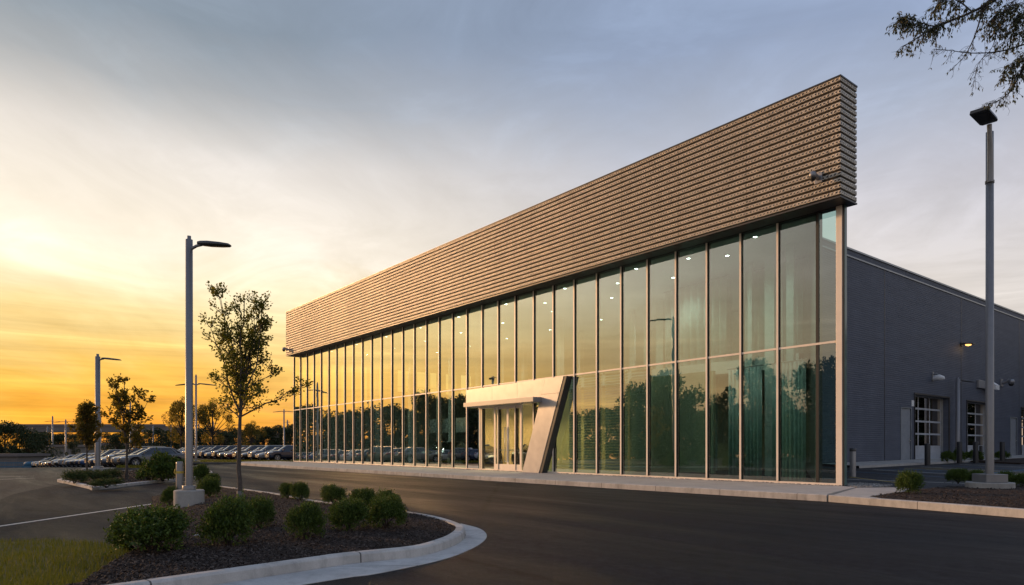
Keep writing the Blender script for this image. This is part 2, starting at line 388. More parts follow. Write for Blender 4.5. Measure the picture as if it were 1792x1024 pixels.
# cirrus: noise on a cloud plane above, streaks running towards the afterglow
zc = math_n(nt, 'MAXIMUM', z, .0); zc = math_n(nt, 'ADD', zc, .10)
dv = N.new('ShaderNodeVectorMath'); dv.operation = 'DIVIDE'; K.new(d, dv.inputs[0])
cb = N.new('ShaderNodeCombineXYZ')
for i in range(3): K.new(zc, cb.inputs[i])
K.new(cb.outputs[0], dv.inputs[1])
cl1 = noise(nt, mapping(nt, dv.outputs[0], (.6, .38, .0), (0, 0, R(-38))), .9, 8, .55, .9)
cl2 = noise(nt, mapping(nt, dv.outputs[0], (.8, .45, .0), (0, 0, R(-62))), 1.1, 8, .6, 1.2)
cl3 = noise(nt, mapping(nt, d, (1.6, 1.6, 42)), 1.5, 7, .62, .5)
cl4 = noise(nt, mapping(nt, d, (1, 1, 2.4), (0, 0, .4)), 4.5, 9, .6, .8)
zz = math_n(nt, 'ADD', z, math_n(nt, 'MULTIPLY', math_n(nt, 'SUBTRACT', cl1.outputs[0], .5), .14))
zz = math_n(nt, 'ADD', zz, math_n(nt, 'MULTIPLY', math_n(nt, 'SUBTRACT', cl4.outputs[0], .5), .06))
warm = ramp(nt, zz, [(0, (1.0, .36, .03)), (.05, (1.0, .45, .045)), (.10, (1.0, .57, .10)), (.17, (1.0, .76, .34)), (.26, (1.04, .92, .74)), (.36, (.84, .77, .69)), (.43, (.43, .44, .44)), (.50, (.24, .285, .32)), (.64, (.25, .31, .40)), (1, (.22, .28, .38))])
cool = ramp(nt, zz, [(0, (.70, .57, .47)), (.10, (.69, .61, .54)), (.20, (.66, .61, .58)), (.30, (.56, .55, .60)), (.40, (.40, .45, .57)), (.48, (.29, .36, .52)), (.7, (.23, .31, .46)), (1, (.24, .30, .44))])
wf = ramp(nt, math_n(nt, 'ADD', dt.outputs['Value'], math_n(nt, 'MULTIPLY', math_n(nt, 'SUBTRACT', cl1.outputs[0], .5), .35)), [(.15, 0), (.5, .18), (.76, .68), (.95, 1)])
base = mixc(nt, wf.outputs[0], cool.outputs[0], warm.outputs[0])
streak = ramp(nt, mixc(nt, .6, cl2.outputs[0], cl4.outputs[0]), [(.37, .88), (.50, .99), (.62, 1.15)])
base = mixc(nt, 1, base, streak.outputs[0], 'MULTIPLY')
band = ramp(nt, cl3.outputs[0], [(.34, .74), (.50, .98), (.60, 1.06), (.72, 1.45)])
bf = ramp(nt, z, [(0, 1), (.12, .7), (.24, 0)])
base = mixc(nt, bf.outputs[0], base, mixc(nt, 1, base, band.outputs[0], 'MULTIPLY'))
skys = mixc(nt, 1, sky.outputs[0], (.12, .12, .12), 'MULTIPLY')
fin = mixc(nt, .96, skys, base)
K.new(fin, bg.inputs[0]); bg.inputs[1].default_value = 1.10
SC.view_settings.view_transform = 'Standard'; SC.view_settings.look = 'None'; SC.view_settings.exposure = 0; SC.view_settings.gamma = 1
SC.cycles.use_denoising = True
SC.cycles.max_bounces = 10; SC.cycles.transparent_max_bounces = 24; SC.cycles.glossy_bounces = 5

# ------------------------------------------------------------------ ground
def grid(name, x0, x1, y0, y1, step, zf, mat, keep=None):
    xs = np.arange(x0, x1 + 1e-6, step); ys = np.arange(y0, y1 + 1e-6, step)
    V = np.array([(x, y, zf(x, y)) for y in ys for x in xs]); nx = len(xs)
    Fq = [(j*nx+i, j*nx+i+1, (j+1)*nx+i+1, (j+1)*nx+i) for j in range(len(ys)-1) for i in range(nx-1)
          if keep is None or keep(xs[i]+step/2, ys[j]+step/2)]
    me = np_mesh(name, V, np.array(Fq), mat); return link(name, me)
g = MB()
# the wide ground: fine near, coarse to the horizon
g_in = grid('ground', -200, 120, -60, 200, 5, lambda x, y: terr(x, y) - .06, M['earth']); tag(g_in, kind='structure')
far = MB()
for (a, b, c_, d_) in ((-2500, -200, -1500, 2500), (120, 2500, -1500, 2500), (-200, 120, 200, 2500), (-200, 120, -1500, -60)):
    far.add([(a, c_, -.1 if a > -300 else -3.2), (b, c_, -.1), (b, d_, -.1), (a, d_, -.1 if a > -300 else -3.2)], [(0, 1, 2, 3)])
tag(far.build('ground', M['earth']), kind='structure')
def t_of(x, y): return (x - C0.x) * DV.x + (y - C0.y) * DV.y
def e_of(x, y): return -((x - C0.x) * IN.x + (y - C0.y) * IN.y)
lot = grid('parking_lot', -150, 46, -40, 150, 2, lambda x, y: terr(x, y) - .012, M['lot'], lambda x, y: e_of(x, y) > -48 and t_of(x, y) < 162 and e_of(x, y) < 66)
tag(lot, kind='structure')
# the smoother, darker drive that sweeps past the front
def edge_pts(px): return [gp(*p) for p in px]
drive = MB()
drv = [FP(-1.86, 4.58), FP(10, 4.8), FP(25, 5.0), FP(36, 5.2), FP(46, 5.4), FP(49.5, 6.4), FP(47, 10), FP(40, 13.2), FP(30, 16.5), FP(22, 19.2), FP(15, 21.2), FP(8, 22.3), FP(0, 23.5), FP(-10, 26), FP(-22, 29), FP(-40, 30), FP(-40, 2), FP(-20, 2.2)]
drive.prism([(p.x, p.y) for p in drv], -.05, 0.0)
tag(drive.build('driveway', M['asphalt']), kind='structure')
# service yard, rising gently to the workshop wall
def yard_xy(x, y): return yard_z(t_of(x, y), -e_of(x, y))
yd = MB(); NT, NY = 30, 40
ys_ = [0.3 + (92 - .3) * j / NY for j in range(NY + 1)]; ts_ = [7.7 - (7.7 + 60) * i / NT for i in range(NT + 1)]
V = []; Fc = []
for Y in ys_:
    for t in ts_:
        p = FP(t, -Y); V.append((p.x, p.y, yard_z(t, Y)))
for j in range(NY):
    for i in range(NT):
        a = j*(NT+1)+i; Fc.append((a, a+NT+1, a+NT+2, a+1))
yd.add(V, Fc); tag(yd.build('service_yard', M['yard']), kind='structure')
# yard markings follow the slope
def yard_strip(name, pts, w, mat, lift=.006):
    mb = MB(); P = [Vector((p[0], p[1], 0)) for p in pts]; V = []
    dense = []
    for a, b in zip(P[:-1], P[1:]):
        k = max(2, int((b - a).length / .8)); dense += [a.lerp(b, i / k) for i in range(k)]
    dense.append(P[-1])
    for i, p in enumerate(dense):
        dd = (dense[min(i+1, len(dense)-1)] - dense[max(i-1, 0)]).normalized(); nn = Vector((-dd.y, dd.x, 0)) * w / 2
        for q in (p + nn, p - nn): V.append((q.x, q.y, yard_xy(q.x, q.y) + lift))
    mb.add(V, [(2*i, 2*i+1, 2*i+3, 2*i+2) for i in range(len(dense)-1)])
    return tag(mb.build(name, mat), kind='structure')
def yp(t, Y): p = FP(t, -Y); return (p.x, p.y)
yard_strip('lane_line', [yp(5.8, 2.2), yp(-1.5, 7.2), yp(-10, 13)], .10, M['line'])
yard_strip('lane_line', [yp(2.6, 6.2), yp(-.2, 4.6)], .12, M['yellow_line'])
for k in range(6):
    Y0 = 10 + k * 2.9
    yard_strip('stall_line', [yp(4.6, Y0), yp(-.8, Y0 + .3)], .14, M['blue_line'] if k % 2 == 0 else M['line'])
    if k in (1, 2):
        for q in range(5): yard_strip('hatch_line', [yp(4.4 - q, Y0 + .3), yp(3.4 - q, Y0 + 2.6)], .12, M['blue_line'] if k == 1 else M['yellow_line'])
yard_strip('lane_line', [yp(.6, 11), yp(.6, 44)], .14, M['blue_line'])
yard_strip('lane_line', [yp(-.4, 9), yp(-1.2, 44)], .14, M['yellow_line'])
# walkway along the workshop wall
wk = MB(); ys2 = [13.6 + i * 3.2 for i in range(24)]
V = [];
for Y in ys2:
    for t, dz in ((7.7, .13), (5.6, .12), (5.58, -.05)):
        p = FP(t, -Y); V.append((p.x, p.y, yard_z(t, Y) + dz))
wk.add(V, [(3*i+a, 3*i+3+a, 3*i+4+a, 3*i+1+a) for i in range(len(ys2)-1) for a in (0, 1)])
tag(wk.build('service_pavement', M['precast']), kind='structure')

# ------------------------------------------------------------------ pavement in front of the glass
def cat_rom(P, n=8):
    P = [Vector(p) for p in P]; out = []
    for i in range(len(P) - 1):
        p0 = P[max(i-1, 0)]; p1 = P[i]; p2 = P[i+1]; p3 = P[min(i+2, len(P)-1)]
        for k in range(n):
            s = k / n
            out.append(.5 * ((2*p1) + (p2-p0)*s + (2*p0-5*p1+4*p2-p3)*s*s + (3*p1-p0-3*p2+p3)*s**3))
    out.append(P[-1]); return out
def sweep(name, path, prof, mat, closed_caps=True, kind='structure', bev=True):
    """prof: list of (offset to the left of travel, z); uv.x = metres along"""
    mb = MB(); k = len(prof); P = [Vector((p[0], p[1], 0)) for p in path]; V = []; acc = [0.0]
    for i, p in enumerate(P):
        a = (P[i] - P[i-1]).normalized() if i else (P[1] - P[0]).normalized()
        b = (P[i+1] - P[i]).normalized() if i < len(P)-1 else a
        d_ = (a + b).normalized(); nn = Vector((-d_.y, d_.x, 0)) / max(.4, d_.dot(b))
        if i: acc.append(acc[-1] + (P[i] - P[i-1]).length)
        for o, zz_ in prof:
            q = p + nn * o; V.append((q.x, q.y, zz_))
    fs = [(i*k+j, (i+1)*k+j, (i+1)*k+j+1, i*k+j+1) for i in range(len(P)-1) for j in range(k-1)]
    mb.add(V, fs)
    mb.add(V[:k], [tuple(range(k))]); mb.add(V[-k:], [tuple(range(k))[::-1]])
    me = mb.mesh(name, mat); uv = me.uv_layers.new(name='UVMap'); n0 = len(P) * k
    for lp in me.loops:
        vi = lp.vertex_index; ii = vi // k if vi < n0 else (0 if vi < n0 + k else len(P)-1)
        uv.data[lp.index].uv = (acc[ii], vi % k)
    o = link(name, me)
    if kind: tag(o, kind=kind)
    return o
H_W = .18
front = [FP(-1.86, 4.58), FP(4, 4.72), FP(10, 4.8), FP(25, 5.0), FP(36, 5.1), FP(44, 5.1), FP(48.5, 4.6), FP(51, 3.0), FP(51.6, .5)]
front = cat_rom(front, 6)
# kerb face round the pavement, then its slab
sweep('pavement_kerb', front[::-1], [(0, -.05), (0, H_W-.02), (.015, H_W-.004), (.04, H_W), (.16, H_W), (.16, -.05)], M['kerb'])
slab = MB()
inner = []
for i, p in enumerate(front):
    a = front[max(i-1, 0)]; b = front[min(i+1, len(front)-1)]; dd = (b - a).normalized(); nn = Vector((dd.y, -dd.x, 0))
    inner.append(p + nn * .16)
poly = [(p.x, p.y) for p in inner] + [(FP(51.4, -.05).x, FP(51.4, -.05).y), (FP(0.2, -.05).x, FP(0.2, -.05).y)] + \
       [gp(1481, 851, H_W), gp(1497, 852.5, H_W), gp(1446.5, 864.5, H_W)]
slab.prism(poly, -.04, H_W - .004)
tag(slab.build('pavement', M['walk']), kind='structure')
# expansion joints across the slab (shallow dark grooves: strips of filler)
for k in range(16):
    t0 = 1.2 + k * 3.0; mb = MB()
    a, b = FP(t0, .25), FP(t0, 4.5); w = DV * .008
    mb.add([(*(a-w).xy, H_W-.001), (*(a+w).xy, H_W-.001), (*(b+w).xy, H_W-.001), (*(b-w).xy, H_W-.001)], [(0, 1, 2, 3)])
    tag(mb.build('pavement_joint', M['alu_dark']), kind='structure')
# corner: second slab, gravel strip, right-hand planting bed with its kerb
KR = [Vector((8.28, 17.98, 0)), Vector((10.34, 13.78, 0)), Vector((12.2, 9.9, 0)), Vector((14.6, 5.0, 0)), Vector((18, 1, 0))]
kr = [KR[0].lerp(KR[1], .0)] + cat_rom(KR, 5)[1:]
kr[0] = KR[0] + (KR[1] - KR[0]).normalized() * .05
sweep('bed_kerb', kr, [(0, -.05), (0, .16), (.015, .176), (.04, H_W), (.17, H_W), (.17, -.05)], M['kerb'])
def off_path(P, o):
    out = []
    for i, p in enumerate(P):
        dd = (P[min(i+1, len(P)-1)] - P[max(i-1, 0)]).normalized(); out.append(p + Vector((-dd.y, dd.x, 0)) * o)
    return out
kin = off_path(kr, .17)
c2 = MB(); c2.prism([(kin[0].x, kin[0].y), (kin[2].x, kin[2].y), gp(1520, 868, .18), gp(1578, 859.5, .18), gp(1590, 852.5, .18), gp(1500, 853, .18)], -.04, H_W - .008)
tag(c2.build('pavement', M['walk']), kind='structure')
gravel_poly = [gp(1482, 850.5, .17), gp(1500, 853.0, .17), gp(1545, 851.5, .17), gp(1560, 849, .17), gp(1500, 845.5, .17), gp(1483, 846.5, .17)]
gb = MB(); gb.prism(gravel_poly, 0, .165); tag(gb.build('gravel_bed', M['pebble']), kind='structure')
def in_poly(P, poly):
    x, y = P[:, 0], P[:, 1]; ins = np.zeros(len(P), bool); n = len(poly)
    for i in range(n):
        x0, y0 = poly[i]; x1, y1 = poly[(i+1) % n]
        c = ((y0 > y) != (y1 > y)) & (x < (x1-x0) * (y-y0) / (y1-y0+1e-12) + x0); ins ^= c
    return ins
def rand_in(poly, n, rng, dens=None):
    A = np.array(poly); lo, hi = A.min(0), A.max(0); out = []
    while sum(map(len, out)) < n:
        P = rng.uniform(lo, hi, (n * 2, 2)); P = P[in_poly(P, poly)]
        if dens is not None: P = P[rng.random(len(P)) < dens(P)]
        out.append(P)
    return np.concatenate(out)[:n]
def chips(name, P2, zs, rng, lmin, lmax, asp, tilt, mat, thick=.35):
    """small wedge-shaped solids lying on the bed"""
    n = len(P2); Ls = rng.uniform(lmin, lmax, n) ; a = rng.uniform(0, 2*PI, n); tl = rng.normal(0, tilt, n)
    d = np.stack([np.cos(a)*np.cos(tl), np.sin(a)*np.cos(tl), np.sin(tl)], 1); w = np.stack([-np.sin(a), np.cos(a), rng.normal(0, tilt, n)], 1)
    u = np.cross(d, w); hw = (Ls * rng.uniform(asp*.6, asp*1.3, n) / 2)[:, None]; hl = (Ls/2)[:, None]; hh = hw * thick
    c = np.stack([P2[:, 0], P2[:, 1], zs], 1)
    q = [c-d*hl-w*hw-u*hh, c+d*hl-w*hw*.6-u*hh, c+d*hl*.9+w*hw-u*hh, c-d*hl*.8+w*hw*.8-u*hh]
    q2 = [c-d*hl*.8-w*hw*.7+u*hh, c+d*hl*.7-w*hw*.5+u*hh, c+d*hl*.7+w*hw*.6+u*hh, c-d*hl*.6+w*hw*.7+u*hh]
    V = np.stack(q + q2, 1).reshape(-1, 3); i = np.arange(n)[:, None] * 8
    T = np.concatenate([i + np.array([f]) for f in ((4,5,6,7),(0,1,5,4),(1,2,6,5),(2,3,7,6),(3,0,4,7))], 0)
    return tag(link(name, np_mesh(name, V, T, mat)), kind='stuff')
rg = np.random.default_rng(5)
P = rand_in(gravel_poly, 900, rg); chips('gravel', P, np.full(900, .175), rg, .03, .08, .8, .3, M['pebble'], .7)
foot = [FP(-.1, .06), FP(-.1, .26), FP(47.6, .26), FP(47.6, .06)]
P = rand_in([(p.x, p.y) for p in foot], 1600, rg); chips('gravel', P, np.full(1600, .186), rg, .02, .05, .8, .3, M['pebble'], .7)
bedR = [(p.x, p.y) for p in kin[2:]] + [(25, 3), (26, 24.5), gp(1792, 846.5, .2), gp(1640, 850.5, .2), gp(1588, 857, .2), gp(1520, 868.2, .18)]
mb = MB(); mb.prism(bedR, -.03, .16); tag(mb.build('mulch_bed', M['mulch']), kind='structure')
def bed_chips(poly, n, dens, z0, seed, amp=.02, lm=(.03, .10)):
    rg = np.random.default_rng(seed); P = rand_in(poly, n, rg, dens)
    z = z0 + amp * np.sin(P[:, 0]*3.1) * np.sin(P[:, 1]*2.7) + rg.uniform(0, .02, n)
    return chips('mulch_chips', P, z, rg, lm[0], lm[1], .38, .35, M['chip'])
bed_chips(bedR, 26000, lambda P: np.clip((15.0 / np.hypot(P[:, 0], P[:, 1]))**4, .02, 1), .165, 7, .015, (.025, .075))

# ------------------------------------------------------------------ the near island
front_k = [(-8.2, 1.1), (-7.05, 2.43), gp(460, 1015), gp(610, 991.7), gp(733, 977.6), gp(785, 962.5), gp(809, 949.5), gp(815, 938), gp(803, 917, .12), gp(765, 902.6, .15), gp(718, 895, .15), gp(640, 884.8, .15), gp(560, 876, .15), gp(480, 862, .15), gp(400, 851.5, .15), gp(378, 849, .15)]
isl = cat_rom([Vector((*p, 0)) for p in front_k], 8)
HK = .15
sweep('island_kerb', isl, [(0, -.05), (.012, HK-.025), (.03, HK-.006), (.055, HK), (.16, HK), (.16, -.05)], M['kerb'])
# gutter pan: wide along the front and round the tip, dying out at the back
def resample(P, n):
    P = [Vector(p) for p in P]; acc = [0]
    for i in range(1, len(P)): acc.append(acc[-1] + (P[i] - P[i-1]).length)
    out = []; j = 0
    for k in range(n):
        q = acc[-1] * k / (n - 1)
        while j < len(acc) - 2 and acc[j+1] < q: j += 1
        out.append(P[j].lerp(P[j+1], (q - acc[j]) / max(1e-6, acc[j+1] - acc[j])))
    return out, acc[-1]
in_c, lin_ = resample(isl[10:65], 70)
st_ = in_c[0] + Vector((.45, -.40, 0))
out_c, _ = resample(cat_rom([st_] + [Vector((*gp(*q), 0)) for q in ((530, 1024), (659, 1004.6), (774, 980), (825, 961), (848, 946), (851, 935), (838, 925), (806, 916.6))], 8), 70)
ga = MB(); V = []; accs = []
for i in range(70):
    accs.append(lin_ * i / 69); p, q = in_c[i], out_c[i]
    V += [(p.x, p.y, .030), (q.x, q.y, .006), (q.x, q.y, -.03)]
ga.add(V, [(3*i+a, 3*i+1+a, 3*i+4+a, 3*i+3+a) for i in range(69) for a in (0, 1)])
me = ga.mesh('gutter', M['gutter']); uv = me.uv_layers.new(name='UVMap')
for lp in me.loops: uv.data[lp.index].uv = (accs[lp.vertex_index // 3], 0)
tag(link('gutter', me), kind='structure')
isl_in = off_path(isl, .16)
left_edge = [(-10.3, 22.3), (-10.6, 21.0), (-10.2, 19.3), gp(268, 882), gp(238, 905), gp(205, 945), gp(190, 957)]
island_poly = [(p.x, p.y) for p in isl_in] + left_edge + [(-6.6, 9.9), (-8.2, 9.9), (-30, 9.4), (-30, 1.5)]
mulch_poly = [(p.x, p.y) for p in isl_in if p.y > 4.9 or p.x > -3.0] + left_edge + [gp(240, 968, .12), gp(205, 990, .12), gp(140, 1024, .12)]
# raised mulch surface (mound) as a fine sheet
def dist_edge(P, poly):
    A = np.array(poly); B = np.roll(A, -1, 0); out = np.full(len(P), 1e9)
    for a, b in zip(A, B):
        ab = b - a; t = np.clip(((P - a) @ ab) / (ab @ ab + 1e-12), 0, 1); out = np.minimum(out, np.linalg.norm(P - (a + t[:, None]*ab), axis=1))
    return out
def isl_h(P):
    de = dist_edge(P, [(p.x, p.y) for p in isl_in] + left_edge); lf = np.clip(dist_edge(P, left_edge) / .8, 0, 1)
    return .03 + .10 * lf + .06 * np.clip(de / 1.5, 0, 1) * lf + .012 * np.sin(P[:, 0]*4.3+P[:, 1]) * np.sin(P[:, 1]*3.7)
def sheet(name, poly, step, hf, mat):
    A = np.array(poly); lo, hi = A.min(0), A.max(0)
    xs = np.arange(lo[0], hi[0]+step, step); ys = np.arange(lo[1], hi[1]+step, step)
    X, Y = np.meshgrid(xs, ys); P = np.stack([X.ravel(), Y.ravel()], 1); ins = in_poly(P, poly)
    # snap the outside vertices of mixed cells onto the outline
    nx = len(xs); Fq = []
    I = ins.reshape(len(ys), nx)
    for j in range(len(ys)-1):
        for i in range(nx-1):
            if I[j:j+2, i:i+2].any(): Fq.append((j*nx+i, j*nx+i+1, (j+1)*nx+i+1, (j+1)*nx+i))
    Fq = np.array(Fq); used = np.unique(Fq); outv = used[~ins[used]]
    B = np.roll(A, -1, 0)
    for v in outv:
        best = None
        for a, b in zip(A, B):
            ab = b - a; t = min(1, max(0, ((P[v]-a) @ ab) / (ab @ ab + 1e-12))); q = a + t*ab; dq = ((P[v]-q)**2).sum()
            if best is None or dq < best[0]: best = (dq, q)
        P[v] = best[1]
    remap = -np.ones(len(P), int); remap[used] = np.arange(len(used)); P2 = P[used]
    V = np.concatenate([P2, hf(P2)[:, None]], 1)
    return link(name, np_mesh(name, V, remap[Fq], mat, True))
tag(sheet('mulch_bed', mulch_poly, .25, isl_h, M['mulch']), kind='structure')
rg = np.random.default_rng(11)
P = rand_in(mulch_poly, 26000, rg, lambda P: np.clip((7.0 / np.hypot(P[:, 0], P[:, 1]))**3, .02, 1))
chips('mulch_chips', P, isl_h(P) + rg.uniform(.002, .022, len(P)), rg, .016, .055, .34, .45, M['chip'])
grass_poly = [gp(140, 1024, .12), gp(205, 990, .12), gp(240, 968, .12), gp(190, 957), (-6.6, 9.9), (-8.2, 9.9), (-30, 9.4), (-30, 1.5), (-8.3, 1.2), (-7.2, 2.5)]
def gr_h(P): return .05 + .03 * np.sin(P[:, 0]*2.1) * np.sin(P[:, 1]*1.7) + .04 * np.clip(dist_edge(P, grass_poly)/.5, 0, 1)
tag(sheet('lawn', grass_poly, .3, gr_h, M['lawn']), kind='structure')
rg = np.random.default_rng(12)
P = rand_in(grass_poly, 42000, rg, lambda P: np.clip((8.0 / np.hypot(P[:, 0], P[:, 1]))**3, .01, 1) * (P[:, 1] > 5.5))
n = len(P); hgt = rg.uniform(.04, .10, n); a = rg.uniform(0, 2*PI, n); lean = rg.normal(0, .45, n)
b0 = np.stack([P[:, 0], P[:, 1], gr_h(P)-.005], 1); w = np.stack([np.cos(a), np.sin(a), 0*a], 1) * .004
tip = b0 + np.stack([-np.sin(a)*lean*hgt, np.cos(a)*lean*hgt, hgt], 1)
V = np.stack([b0-w, b0+w, tip], 1).reshape(-1, 3)
tag(link('grass', np_mesh('grass', V, np.arange(n)[:, None]*3 + np.array([[0, 1, 2]]), M['grass'])), kind='stuff')
# white bay line on the left
def strip(name, a, b, w, mat, z=.0):
    A, B = Vector((*a, 0)), Vector((*b, 0)); nn = (B-A).normalized(); nn = Vector((-nn.y, nn.x, 0))*w/2; k = 12; V = []
    for i in range(k+1):
        p = A.lerp(B, i/k)
        for q in (p+nn, p-nn): V.append((q.x, q.y, terr(q.x, q.y) + z))
    mb = MB(); mb.add(V, [(2*i, 2*i+2, 2*i+3, 2*i+1) for i in range(k)]); return tag(mb.build(name, mat), kind='structure')
strip('bay_line', gp(268, 882), gp(-60, 930), .10, M['line'], .005)
for k in range(8):
    a = gp(96 - k*3, 829 - k*.4); strip('bay_line', gp(-60, 834 + k*2), gp(60, 832 + k*1.2), .1, M['line'], .005) if k in (1, 4) else None
# ------------------------------------------------------------------ the second median, behind
med = [gp(100, 843), gp(128, 838), gp(170, 831), gp(230, 826), gp(300, 823), gp(352, 823), gp(372, 829), gp(352, 836), gp(330, 840), gp(250, 848), gp(170, 857.5), gp(152, 855)]
medc = cat_rom([Vector((*p, 0)) for p in med + med[:1]], 4)
ar = sum(medc[i].x*medc[i+1].y - medc[i+1].x*medc[i].y for i in range(len(medc)-1))
sg = 1 if ar > 0 else -1
sweep('median_kerb', medc, [(0, -.05), (0, .09), (.03*sg, .11), (.15*sg, .11), (.15*sg, -.05)] if sg > 0 else [(0, -.05), (0, .09), (-.03, .11), (-.15, .11), (-.15, -.05)], M['kerb'])
medp = [(p.x, p.y) for p in off_path(medc, .15*sg)][:-1]
mb = MB(); mb.prism(medp, -.03, .10); tag(mb.build('median_bed', M['mulch']), kind='structure')
bed_chips(medp, 3000, None, .105, 21, .01, (.05, .14))
# grass verge with kerb in front of the far car rows
for nm, pl in (('verge', [gp(330, 811), gp(520, 812.5), gp(520, 809), gp(420, 807.3), gp(330, 806.5)]),
               ('verge', [gp(205, 822), gp(262, 822.5), gp(300, 820.5), gp(262, 818.3), gp(205, 818.6)])):
    mb = MB(); mb.prism(pl, -.05, .10); tag(mb.build(nm, M['lawn']), kind='structure')
    kb = [Vector((*p, 0)) for p in pl[:2]]; mb = MB()
    nn = (kb[1]-kb[0]).normalized(); nn = Vector((nn.y, -nn.x, 0))*.15
    mb.prism([kb[0].xy[:], kb[1].xy[:], (kb[1]+nn).xy[:], (kb[0]+nn).xy[:]], -.05, .115); tag(mb.build('verge_kerb', M['kerb']), kind='structure')
    rg = np.random.default_rng(3); P = rand_in(pl, 5000, rg)
    leaf = leaf_mesh('grass', np.column_stack([P, np.full(len(P), .09)]), rg.normal(0, .4, (len(P), 3)) + np.array([0, 0, 1]), rg.uniform(.06, .16, len(P)), M['grass'], .14, rg)
    tag(link('grass', leaf), kind='stuff')
# ------------------------------------------------------------------ the showroom (built in its own axes: x = -t, y = into the building)
HF, HT = H_W, 9.36                     # floor, underside of the screen
SH = empty('showroom_building', C0, FRZ)
tag(SH, 'long glass fronted showroom under a deep perforated bronze screen', 'showroom')
TL = 47.75
mull_t = [2.17 + 1.47 * k for k in range(32)]
def ztr(t): return 4.90 - .0047 * t    # transom height
# perforated screen: 19 folded strips on the front, round the near end and on the far end
E0 = .80; rowh = 3.77 / 19
scr = MB(); prof = []
for i in range(19):
    z0 = HT + .0 + i * rowh
    prof += [(.15, z0 + .010), (.02, z0 + .047), (0.0, z0 + .057), (0.0, z0 + .178), (.02, z0 + .187), (.15, z0 + .195)]
def strip_wall(p0, p1, nrm_, mi=0):
    V = []
    for (o, z) in prof:
        V.append((p0[0] - nrm_[0]*o, p0[1] - nrm_[1]*o, z)); V.append((p1[0] - nrm_[0]*o, p1[1] - nrm_[1]*o, z))
    scr.add(V, [(2*i, 2*i+1, 2*i+3, 2*i+2) for i in range(len(prof)-1)], mi)
XR, XL, YB = .40, -47.6, .30
strip_wall((XL + .0, -E0), (XR, -E0), (0, -1))
strip_wall((XR, -E0), (XR, YB), (1, 0))
strip_wall((XL, YB), (XL, -E0), (-1, 0))
scr.build('perforated_screen', M['lace'], SH)
bk = MB()
bk.box(XL + .16, XR - .16, -E0 + .16, YB, HT + .02, HT + 3.75, 0)
bk.build('screen_backing', M['void'], SH)
tr = MB()
tr.box(XL - .02, XR + .02, -E0 - .02, YB + .02, HT + 3.752, HT + 3.80)
tr.build('coping', M['bronze'], SH)
tr = MB(); tr.box(XL - .01, XR + .012, -E0 - .012, YB + .012, HT - .05, HT + .001)
tr.build('soffit', M['bronze'], SH)
# glazing: mullion caps, transom, sill, head and the panes between
edges = [0.10] + mull_t
for k, t in enumerate(mull_t):
    mb = MB(); w = .036
    mb.box(-t - w, -t + w, -.075, -.055, HF + .07, HT - .07); mb.box(-t - w*.9, -t + w*.9, -.0545, 0.0, HF + .07, HT - .07, 1); mb.box(-t - w*.8, -t + w*.8, .026, .16, HF + .07, HT - .07, 1)  # black body sides paint in the shaded reveal beside each cap
    mb.build('mullion', [M['alu'], M['alu_dark']], SH)
mb = MB(); mb.box(-.10, .10, -.07, .12, HF, HT - .052); mb.build('corner_post', M['alu'], SH, .006)
mb = MB(); mb.box(.102, .155, -.05, .12, HF, HT - .056); mb.build('corner_post', M['bronze'], SH)
mb = MB(); mb.box(.160, .178, -.04, .10, HF + .02, HT - .058); mb.build('glass_fin', M['glass_edge'], SH)
mb = MB(); mb.box(-.80, -.70, -.03, .22, HF + .07, HT - .06); mb.build('end_column', M['alu_dark'], SH)
mb = MB(); mb.box(-TL - .05, -.1, -.045, .10, HF - .02, HF + .07); mb.build('sill', M['alu'], SH)
mb = MB(); mb.box(-TL - .05, -.1, -.05, .16, HT - .07, HT - .051); mb.build('head', M['bronze'], SH)
for a, b in zip(edges[:-1], edges[1:]):
    mb = MB(); a2, b2 = a + .03, b - .03
    v = []
    for tt in (a2, b2):
        z = ztr(tt)
        for y, zz in ((-.034, z - .035), (-.034, z + .035), (.03, z + .035), (.03, z - .035)): v.append((-tt, y, zz))
    mb.add(v, [(0, 1, 5, 4), (1, 2, 6, 5), (2, 3, 7, 6), (3, 0, 4, 7), (0, 3, 2, 1), (4, 5, 6, 7)])
    mb.build('transom', M['alu'], SH)
# portal placement (measured on the panel's front plane)
EP = .42
tpl, _ = ez(816, 681, EP); tpr, zpt = ez(986, 658.7, EP)
tbr, _ = ez(943, 828, EP); tbl, _ = ez(914, 826, EP)
tdl = t_at(838, .1); tdr = t_at(912, .1)
zhead = ez(868, 712.6, .1)[1]
def pane(a, b, za, zb, za2, zb2, mat=None, name='glass_pane'):
    mb = MB(); y0, y1 = 0.002, .024
    v = [(-a, y0, za), (-b, y0, za2), (-b, y0, zb2), (-a, y0, zb), (-a, y1, za), (-b, y1, za2), (-b, y1, zb2), (-a, y1, zb)]
    mb.add(v, [(3, 2, 1, 0), (5, 6, 7, 4), (1, 5, 4, 0), (2, 6, 5, 1), (3, 7, 6, 2), (0, 4, 7, 3)])
    return mb.build(name, mat or M['glass'], SH)
for a, b in zip(edges[:-1], edges[1:]):
    a2, b2 = a + .028, b - .028
    pane(a2, b2, ztr(a2) + .028, HT - .07, ztr(b2) + .028, HT - .07)
    if not (tdr - .9 < (a + b) / 2 < tpl - .6 + .2): pane(a2, b2, HF + .07, ztr(a2) - .028, HF + .07, ztr(b2) - .028)
